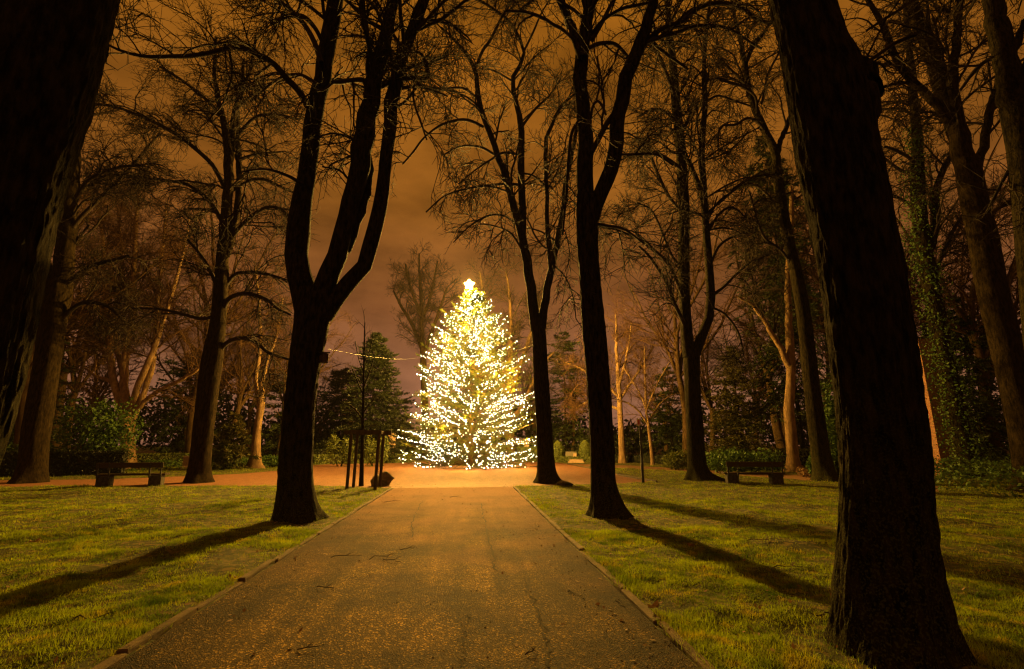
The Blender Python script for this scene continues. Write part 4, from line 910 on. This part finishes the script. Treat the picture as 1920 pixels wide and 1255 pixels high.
def yew(label, px, Y, w, h, seed):
    rg = np.random.default_rng(seed); b = at(px, 862, Y); rw = w / 2 / F * Y; hh = h / F * Y; root = thing('topiary', label, 'topiary', (b[0], Y, 0))
    prof = lambda t: rw * np.clip(1 - np.clip((t - .35) / .65, 0, 1) ** 2.4, 0, 1) ** .6 * (.86 + .14 * np.clip(t / .3, 0, 1))
    P = 14; t = np.linspace(0, 1, P); g = Geo(); tubes(g, np.c_[0 * t, 0 * t, t * hh * .97][None], np.maximum(prof(t) * .93, .01)[None], 18); g.build('core', M['hedge_core'], root)
    n = 3200; u = rg.random(n); a = rg.uniform(0, 6.283, n); r = prof(u); N = np.c_[np.cos(a), np.sin(a), np.where(u > .6, u, .1)]
    g = Geo(); leaves(g, np.c_[np.cos(a) * r, np.sin(a) * r, u * hh] + rg.normal(0, .02, (n, 3)), N, .065, rg, 1.2); o = g.build('foliage', M['box_leaf'], root, smooth=False); o['kind'] = 'stuff'
yew('egg-shaped clipped yew left of the gravestone', 1046, 48, 21, 37, 611); yew('egg-shaped clipped yew right of the gravestone', 1097, 48, 21, 38, 612)

# ivy and ground cover
def ivy_on(label, path, Y, n, size, seed, spread, name='ivy'):
    rg = np.random.default_rng(seed); p, r = lift(parse(path), Y, n=30, ext=False); k = rg.uniform(0, 29, n); i = np.clip(k.astype(int), 0, 28); f = (k - i)[:, None]
    c = p[i] * (1 - f) + p[i + 1] * f; rr = (r[i] * 1.05)[:, None]; a = rg.uniform(0, 6.283, n); N = np.c_[np.cos(a), np.sin(a), 0 * a + .15]
    w = fbm(c * .8 + np.c_[np.cos(a), np.sin(a), a * 0] + seed, 3); keep = rg.random(n) < np.clip((w - .25) * 3.5, .05, 1)
    P = c + N * (rr + spread * rg.random((n, 1)) ** 1.6 * (.3 + 1.4 * w[:, None])); b = p[0]; o0 = np.array([b[0], Y, 0.0])
    g = Geo(); leaves(g, (P - o0)[keep], N[keep], size, rg, .9); o = g.build(name, M['ivy'], None, smooth=False, loc=tuple(o0)); tag(o, label, 'ivy', kind='thing')
ivy_on('dense green ivy climbing the tall trunk right of the brick pillar', '1812,872,38 1795,790,32 1772,670,28 1750,560,27 1732,460,25 1722,360,22 1716,240,16', 25.0, 9000, .07, 621, .55)
def groundcover(label, poly, hmax, n, size, seed, m='ivy', name='ground_cover'):
    rg = np.random.default_rng(seed); Q = np.array([G(*p)[:2] for p in poly]); lo, hi = Q.min(0), Q.max(0)
    P = rg.uniform(lo, hi, (n * 4, 2)); d = sdist(P, Q); P = P[d < 0][:n]; d = -d[d < 0][:n]
    h = hmax * np.clip(d / .9, .12, 1) * (.45 + 1.0 * fbm(np.c_[P * .9, 0 * P[:, :1]] + seed, 3)); z = h * rg.random(len(P)) ** .45
    N = np.tile([0, -.35, 1.0], (len(P), 1)); g = Geo(); c = Q.mean(0); leaves(g, np.c_[P - c, z + .02], N, size, rg, .8)
    o = g.build(name, M[m], None, smooth=False, loc=(c[0], c[1], 0)); tag(o, label, 'ground cover', kind='stuff')
groundcover('glossy dark green ground cover banked along the right edge of the lawn', [(1700, 903), (1735, 919), (1830, 930), (2050, 948), (2200, 890), (1900, 872), (1700, 878)], 1.0, 15000, .075, 631)
groundcover('leafy green bed under the olive hedge and pale many-stemmed tree', [(240, 885), (420, 876), (560, 874), (590, 869), (500, 865), (240, 867)], .55, 7000, .09, 632)
groundcover('low green bed edging the far side of the plaza', [(588, 868.5), (760, 864), (760, 860), (590, 862)], .5, 5000, .11, 633)
groundcover('green bed of low leaves under the clipped yews', [(1000, 866), (1110, 868), (1110, 861), (1000, 860)], .3, 2500, .1, 634)
groundcover('leafy bed behind the right bench and side path', [(1310, 874), (1480, 884), (1600, 893), (1700, 900), (1700, 880), (1500, 872), (1310, 868)], .5, 6000, .085, 635)

# ------------------------------------------------------------------ benches seen from behind
def bench(label, pl, pr, Yl, Yr):
    a = at(pl, 915, Yl); b = at(pr, 915, Yr); a[2] = b[2] = 0; d = b - a; L = np.linalg.norm(d); c = (a + b) / 2
    root = thing('park_bench', label, 'bench', tuple(c + np.array([0, 0, .02])), math.atan2(d[1], d[0]))
    for s in (-1, 1):
        x = s * (L / 2 - .24)
        fo = box_part('concrete_foot', M['concrete'], root, (x, .18, .19), (.44, .40, .40), .015)
        for t in (-1, 1):
            box_part('upright', M['metal'], root, (x + t * .19, -.075, .58), (.05, .05, .56), .006, rx=.10)
        box_part('bracket', M['metal'], root, (x, .36, .36), (.06, .46, .05), .006)
    for k, y in enumerate((.12, .30, .48)):
        box_part('seat_plank', M['bench_wood'], root, (0, y, .425), (L + .16, .145, .06), .008)
    box_part('back_plank', M['bench_wood'], root, (0, -.085, .79), (L + .02, .045, .20), .008, rx=.10)
    return root
bench('dark park bench on the left lawn, seen from behind', 176, 301, 19.6, 20.2)
bench('dark park bench on the right lawn, seen from behind', 1365, 1472, 20.9, 20.6)

# ------------------------------------------------------------------ tree stakes, boulder, sign pole, stones
def stakes():
    Y = G(676, 918)[1]; b = at(676, 919, Y); root = thing('tree_stakes', 'tall timber stakes with a cross rail around the young tree', 'tree stakes', (b[0], Y, 0))
    x = lambda px, dy=0: at(px, 919, Y + dy)[0] - b[0]
    H = at(676, 808, Y)[2]
    for px, dy in ((650, -.25), (662, .7), (703, -.2), (712, .75)):
        g = Geo(); xx = x(px, dy); t = np.linspace(0, 1, 8); P = np.c_[xx + .03 * t, dy + 0 * t, -.1 + t * (H + .12)]
        tubes(g, P[None], np.full((1, 8), .06), 10); g.add([(xx + .03, dy, H + .035)], None); g.build('stake', M['post_wood'], root)
    for y0 in (-.31, .79):
        box_part('cross_rail', M['post_wood'], root, ((x(648) + x(708)) / 2 + (.1 if y0 > 0 else 0), y0, H - .06), (x(708) - x(648) + .22, .05, .15), .006)
    for px in (649, 705):
        box_part('side_rail', M['post_wood'], root, (x(px) + (.1 if px < 660 else -.02), .24, H - .06), (.035, 1.04, .12), .006)
stakes()
def rock(label, px, py, w, h, seed, name='boulder', Yoff=.3):
    p = G(px, py); wm = w / 2 / F * p[1]; hm = h / F * p[1]; v, f = ico(1.0, 4); rg = np.random.default_rng(int(seed * 10))
    for _ in range(14):
        nn = unit(rg.normal(0, 1, (1, 3)))[0]; dd = (v @ nn) - rg.uniform(.62, .85); v = v - np.clip(dd, 0, None)[:, None] * nn
    n = fbm(v * 1.6 + seed, 4) - .45; v = v * (1 + .8 * n[:, None]) * 1.2; v = v * np.array([wm, wm * .8, hm * .62]); v[:, 2] += hm * .36
    g = Geo(); g.add(v, t=f); tag(g.build(name, M['boulder'], None, smooth=True, loc=(p[0], p[1] + Yoff, 0)), label, 'boulder')
rock('rough brown boulder beside the stakes at the path corner', 712, 913, 38, 22, 3.3); rock('small dark stone at the foot of the mossy trunk', 1060, 913, 24, 10, 8.1, 'stone')
def signpole():
    p = G(1206, 909); root = thing('sign_post', 'thin dark post with a small red and white plate, on the right lawn', 'sign post', (p[0], p[1], 0)); Y = p[1]
    H = at(1200, 786, Y)[2]; g = Geo(); tubes(g, np.array([[[0, 0, -.1], [0, 0, H * .5], [0, 0, H - .02]]]), np.array([[.042, .042, .042]]), 12); g.build('post', M['metal'], root)
    g = Geo(); tubes(g, np.array([[[0, 0, -.05], [0, 0, .85], [0, 0, .9]]]), np.array([[.062, .062, .045]]), 12); g.build('sleeve', M['metal'], root)
    pl = box_part('plate', M['sign_white'], root, (-.06, -.055, H - .13), (.15, .012, .28), .004)
    box_part('red_panel', M['sign_red'], pl, (-.06, -.064, H - .13), (.085, .006, .20), .002)
    bm_geo(lambda b: add_box(b, (0, 0, H + .005), (.1, .1, .03), .006), 'cap', M['metal'], root)
signpole()
def headstone(label, px, Y, w, h, m, arched=False, name='gravestone', base=862, rz=0.0):
    b = at(px, base, Y); wm = w / F * Y; hm = h / F * Y; root = thing(name, label, 'gravestone', (b[0], Y, 0), rz)
    def f(bm):
        pts = [(-wm / 2, 0), (wm / 2, 0)]
        if arched: pts += [(wm / 2 * math.cos(a), hm * .72 + hm * .28 * math.sin(a)) for a in np.linspace(0, math.pi, 9)]
        else: pts += [(wm / 2, hm), (-wm / 2, hm)]
        vs = [bm.verts.new((x, -.1, z)) for x, z in pts]; fc = bm.faces.new(vs); r = bmesh.ops.extrude_face_region(bm, geom=[fc])
        bmesh.ops.translate(bm, verts=[v for v in r['geom'] if isinstance(v, bmesh.types.BMVert)], vec=(0, .2, 0)); bmesh.ops.recalc_face_normals(bm, faces=bm.faces[:])
        bmesh.ops.bevel(bm, geom=bm.edges[:], offset=.015, segments=1, affect='EDGES')
    bm_geo(f, 'slab', m, root, loc=(0, 0, .12)); box_part('plinth', m, root, (0, 0, .06), (wm * 1.2, .38, .16), .015)
    return root
headstone('pale upright gravestone behind the left bench, beside the olive hedge', 352, 34.5, 14, 19, M['sandstone'])
headstone('small pale round-topped gravestone in front of the holly bush', 174, 27.0, 13, 24, M['sandstone'], True)
headstone('wide grey gravestone between the two clipped yews', 1071, 47.5, 20, 16, M['granite'])
headstone('narrow pale gravestone leaning at the wide grey one', 1078, 47.0, 6, 13, M['sandstone'])
headstone('low stone block behind the straight pale trunk', 1186, 46, 18, 9, M['granite'])
headstone('low reddish slab in front of the wide grey gravestone', 1080, 45.0, 24, 4, M['sandstone'])
headstone('low stone glimpsed behind the staked sapling', 667, 44, 14, 12, M['sandstone'])
def pillar(label, px, Y, w, h, base):
    b = at(px, base, Y); wm = w / F * Y; hm = max(at(px, base - h, Y)[2], .6); root = thing('stone_pillar', label, 'pillar', (b[0], Y, 0))
    box_part('shaft', M['sandstone'], root, (0, 0, hm * .43), (wm * .8, wm * .8, hm * .86), .02)
    for t in (-1, 1): box_part('rib', M['sandstone'], root, (t * wm * .28, -wm * .42, hm * .43), (wm * .16, wm * .1, hm * .7), .01)
    box_part('capital', M['sandstone'], root, (0, 0, hm * .89), (wm * 1.08, wm * 1.08, hm * .06), .015); box_part('cap', M['sandstone'], root, (0, 0, hm * .96), (wm * .7, wm * .7, hm * .08), .02)
pillar('pinkish stone gravestone pillar at the left edge of the Christmas tree', 734, 47, 12, 50, 862); pillar('small pale stone pillar at the right edge of the Christmas tree', 987, 50.5, 12, 34, 862)

# brick pillar with a round plaque, behind the near right trunk
def monument():
    Y = 26.0; a = at(1764, 866, Y); H = at(1712, 635, Y)[2]
    root = thing('brick_pillar', 'tall reddish brick pillar half hidden behind the near right trunk', 'pillar', (a[0], Y, 0), -.3)
    box_part('shaft', M['brick'], root, (.55, .55, H / 2), (1.1, 1.1, H), .01)
    box_part('cap', M['concrete'], root, (.55, .55, H + .04), (1.2, 1.2, .10), .02)
    def disc(bm):
        from mathutils import Matrix
        bmesh.ops.create_cone(bm, cap_ends=True, segments=24, radius1=.17, radius2=.17, depth=.03, matrix=Matrix.Translation((-.018, .4, 3.1)) @ Matrix.Rotation(math.pi / 2, 4, 'Y'))
    pq = bm_geo(disc, 'plaque', M['sign_white'], root)
    def disc2(bm):
        from mathutils import Matrix
        bmesh.ops.create_cone(bm, cap_ends=True, segments=24, radius1=.21, radius2=.21, depth=.02, matrix=Matrix.Translation((-.011, .4, 3.1)) @ Matrix.Rotation(math.pi / 2, 4, 'Y'))
    bm_geo(disc2, 'rim', M['sign_red'], pq)
monument()
# small box fixed to the forked trunk
def nestbox():
    Y = G(560, 978)[1]; p = at(606, 672, Y); root = thing('nest_box', 'small dark box fixed to the right side of the forked trunk', 'nest box', tuple(p), -.5)
    box_part('box_body', M['bench_wood'], root, (0, 0, 0), (.17, .16, .22), .008); box_part('roof', M['metal'], root, (0, -.01, .125), (.21, .22, .025), .004, rx=.12)
    box_part('front_plate', M['post_wood'], root, (0, -.085, -.005), (.11, .012, .11), .003); box_part('bracket', M['metal'], root, (-.14, .02, 0), (.14, .04, .04), .004)
nestbox()
p = G(527, 880); g = Geo(); tubes(g, np.array([[[0, 0, -.05], [0, 0, .9], [.02, 0, at(527, 817, p[1])[2]]]]), np.array([[.05, .05, .045]]), 10)
tag(g.build('wooden_post', M['post_wood'], loc=(p[0], p[1], 0)), 'pale wooden post standing just left of the forked trunk', 'post')

# ------------------------------------------------------------------ fallen twigs and leaves
TW = [(650, 1046, .55, .1, 'dark fallen stick lying on the left half of the path'), (718, 1047, .5, .5, 'bent twig right of the dark stick on the path'), (735, 1056, .45, -.2, 'thin twig lowest of the twigs on the mid path'), (766, 1033, .35, .3, 'short twig topmost of the twigs on the mid path'),
      (577, 1223, .22, -.1, 'black forked twig on the near left of the path'), (995, 1231, .12, .6, 'small twig beside the long crack in the path'), (855, 934, .5, .2, 'twig on the path in front of the plaza'), (735, 942, .6, .5, 'pale twig at the left kerb near the boulder'),
      (1440, 1025, .9, -.05, 'long twig on the right lawn, upper of two'), (1485, 1068, .7, .1, 'thin twig on the right lawn, lower of two'), (1570, 1165, .5, .1, 'twig on the grass left of the huge right trunk'), (175, 1170, .6, .15, 'twig on the near left lawn'), (610, 1108, .35, -.3, 'short twig at the left edge of the path'), (1050, 998, .3, .2, 'twig by the right kerb below the tall forked trunk')]
for x, y, L, rot, lb in TW:
    L = L * .75; p = G(x, y); a = R.uniform(-.3, .3) + rot; n = 7; t = np.linspace(-.5, .5, n); P = np.c_[np.cos(a) * t * L, np.sin(a) * t * L * 1.6, .018 + .03 * np.abs(R.normal(0, .5, n))]; P[1:-1, :2] += R.normal(0, .02, (n - 2, 2)); P[0, 2] = P[-1, 2] = .014
    g = Geo(); tubes(g, P[None], (np.linspace(.006, .002, n) * (1 + L * .3))[None], 6); q = P[3]; e = q + np.array([.18 * L, .3 * L, .02]); tubes(g, np.stack([q, (q + e) / 2 + .01, e])[None], np.array([[.005, .004, .002]]), 5)
    tag(g.build('fallen_twig', M['stick'], loc=(p[0], p[1], float(max(lawn_z(p[None, :2])[0], 0.008)))), lb, 'twig', 'fallen twigs')
def litter():
    n = 5200; P = np.c_[R.uniform(-16, 16, n), R.uniform(2.8, 22, n)]; P = P[np.abs(P[:, 0]) < P[:, 1] * 1.12 + .6]
    h = hard(P); near = (np.abs(sdist(P, path_poly)) < .45) | (np.min(np.linalg.norm(P[:, None] - BASES[None], axis=2), axis=1) < .9)
    P = P[(R.random(len(P)) < np.where(near, 1.0, np.where(h < 0, .28, .35)))]; n = len(P); z = np.maximum(lawn_z(P) + .03, .018)
    g = Geo(); leaves(g, np.c_[P, z], np.tile([0, 0, 1.0], (n, 1)), .026, R, 1.6)
    tag(g.build('fallen_leaves', M['dry_leaf'], smooth=False), 'small dry brown leaves scattered over path and grass', 'leaves', kind='stuff')
    n = 9000; P = np.c_[R.uniform(-6, 5, n), R.uniform(2.8, 20, n)]; s = sdist(P, path_poly); P = P[(s < 0)]; s = s[s < 0]; P = P[R.random(len(P)) < np.where(s > -.5, .6, .12)]
    v, f = ico(1.0); k = R.uniform(.003, .009, len(P)); V = np.c_[P, np.full(len(P), .010)][:, None, :] + v[None] * k[:, None, None]
    g = Geo(); g.add(V, t=f[None] + (np.arange(len(P)) * len(v))[:, None, None]); tag(g.build('grit', M['kerb']), 'loose grit and small stones on the path', 'grit', kind='stuff')
litter()
for x, y, lb in ((1226, 1156, 'curled brown leaf lying on the right kerb'), (62, 1026, 'brown leaf on the left lawn near the photo edge'), (1296, 1034, 'dark leaf on the right lawn above the long twig')):
    p = G(x, y); g = Geo(); u = np.linspace(-1, 1, 7); s = .075; w = (1 - u ** 2) ** .7 * .55 + .03
    for sd in (-1, 1):
        A = np.c_[u * s, 0 * u, .012 + .018 * u ** 2]; B = np.c_[u * s, sd * w * s, .03 + .03 * u ** 2 + .012 * np.sin(u * 5)]; i = np.arange(6); g.add(np.concatenate([A, B]), q=np.c_[i, i + 1, i + 8, i + 7])
    tag(g.build('fallen_leaf', M['dry_leaf'], loc=(p[0], p[1], float(max(lawn_z(p[None, :2])[0], .03)) + .03)), lb, 'leaf', 'single fallen leaves').rotation_euler = (0, 0, R.uniform(0, 6))

# thin volume added to scatter a glow round the lights
HZ = bpy.data.materials.new('glow_volume'); HZ.use_nodes = True; hn = HZ.node_tree; hn.nodes.clear()
pv = hn.nodes.new('ShaderNodeVolumePrincipled'); pv.inputs['Color'].default_value = (.95, .9, .86, 1); pv.inputs['Density'].default_value = .0001; pv.inputs['Anisotropy'].default_value = .0
ho = hn.nodes.new('ShaderNodeOutputMaterial'); hn.links.new(pv.outputs[0], ho.inputs['Volume'])
hb = bm_geo(lambda b: add_box(b, (0, 420, 12), (1500, 1000, 30)), 'glow_haze', HZ); tag(hb, 'added thin volume scattering a glow round the lights', 'glow_haze', kind='stuff')
cy.volume_bounces = 0

print('triangles', sum(sum(len(pp.vertices) - 2 for pp in me.polygons) if len(me.polygons) < 2000 else int(len(me.loops) - 2 * len(me.polygons)) for me in bpy.data.meshes))
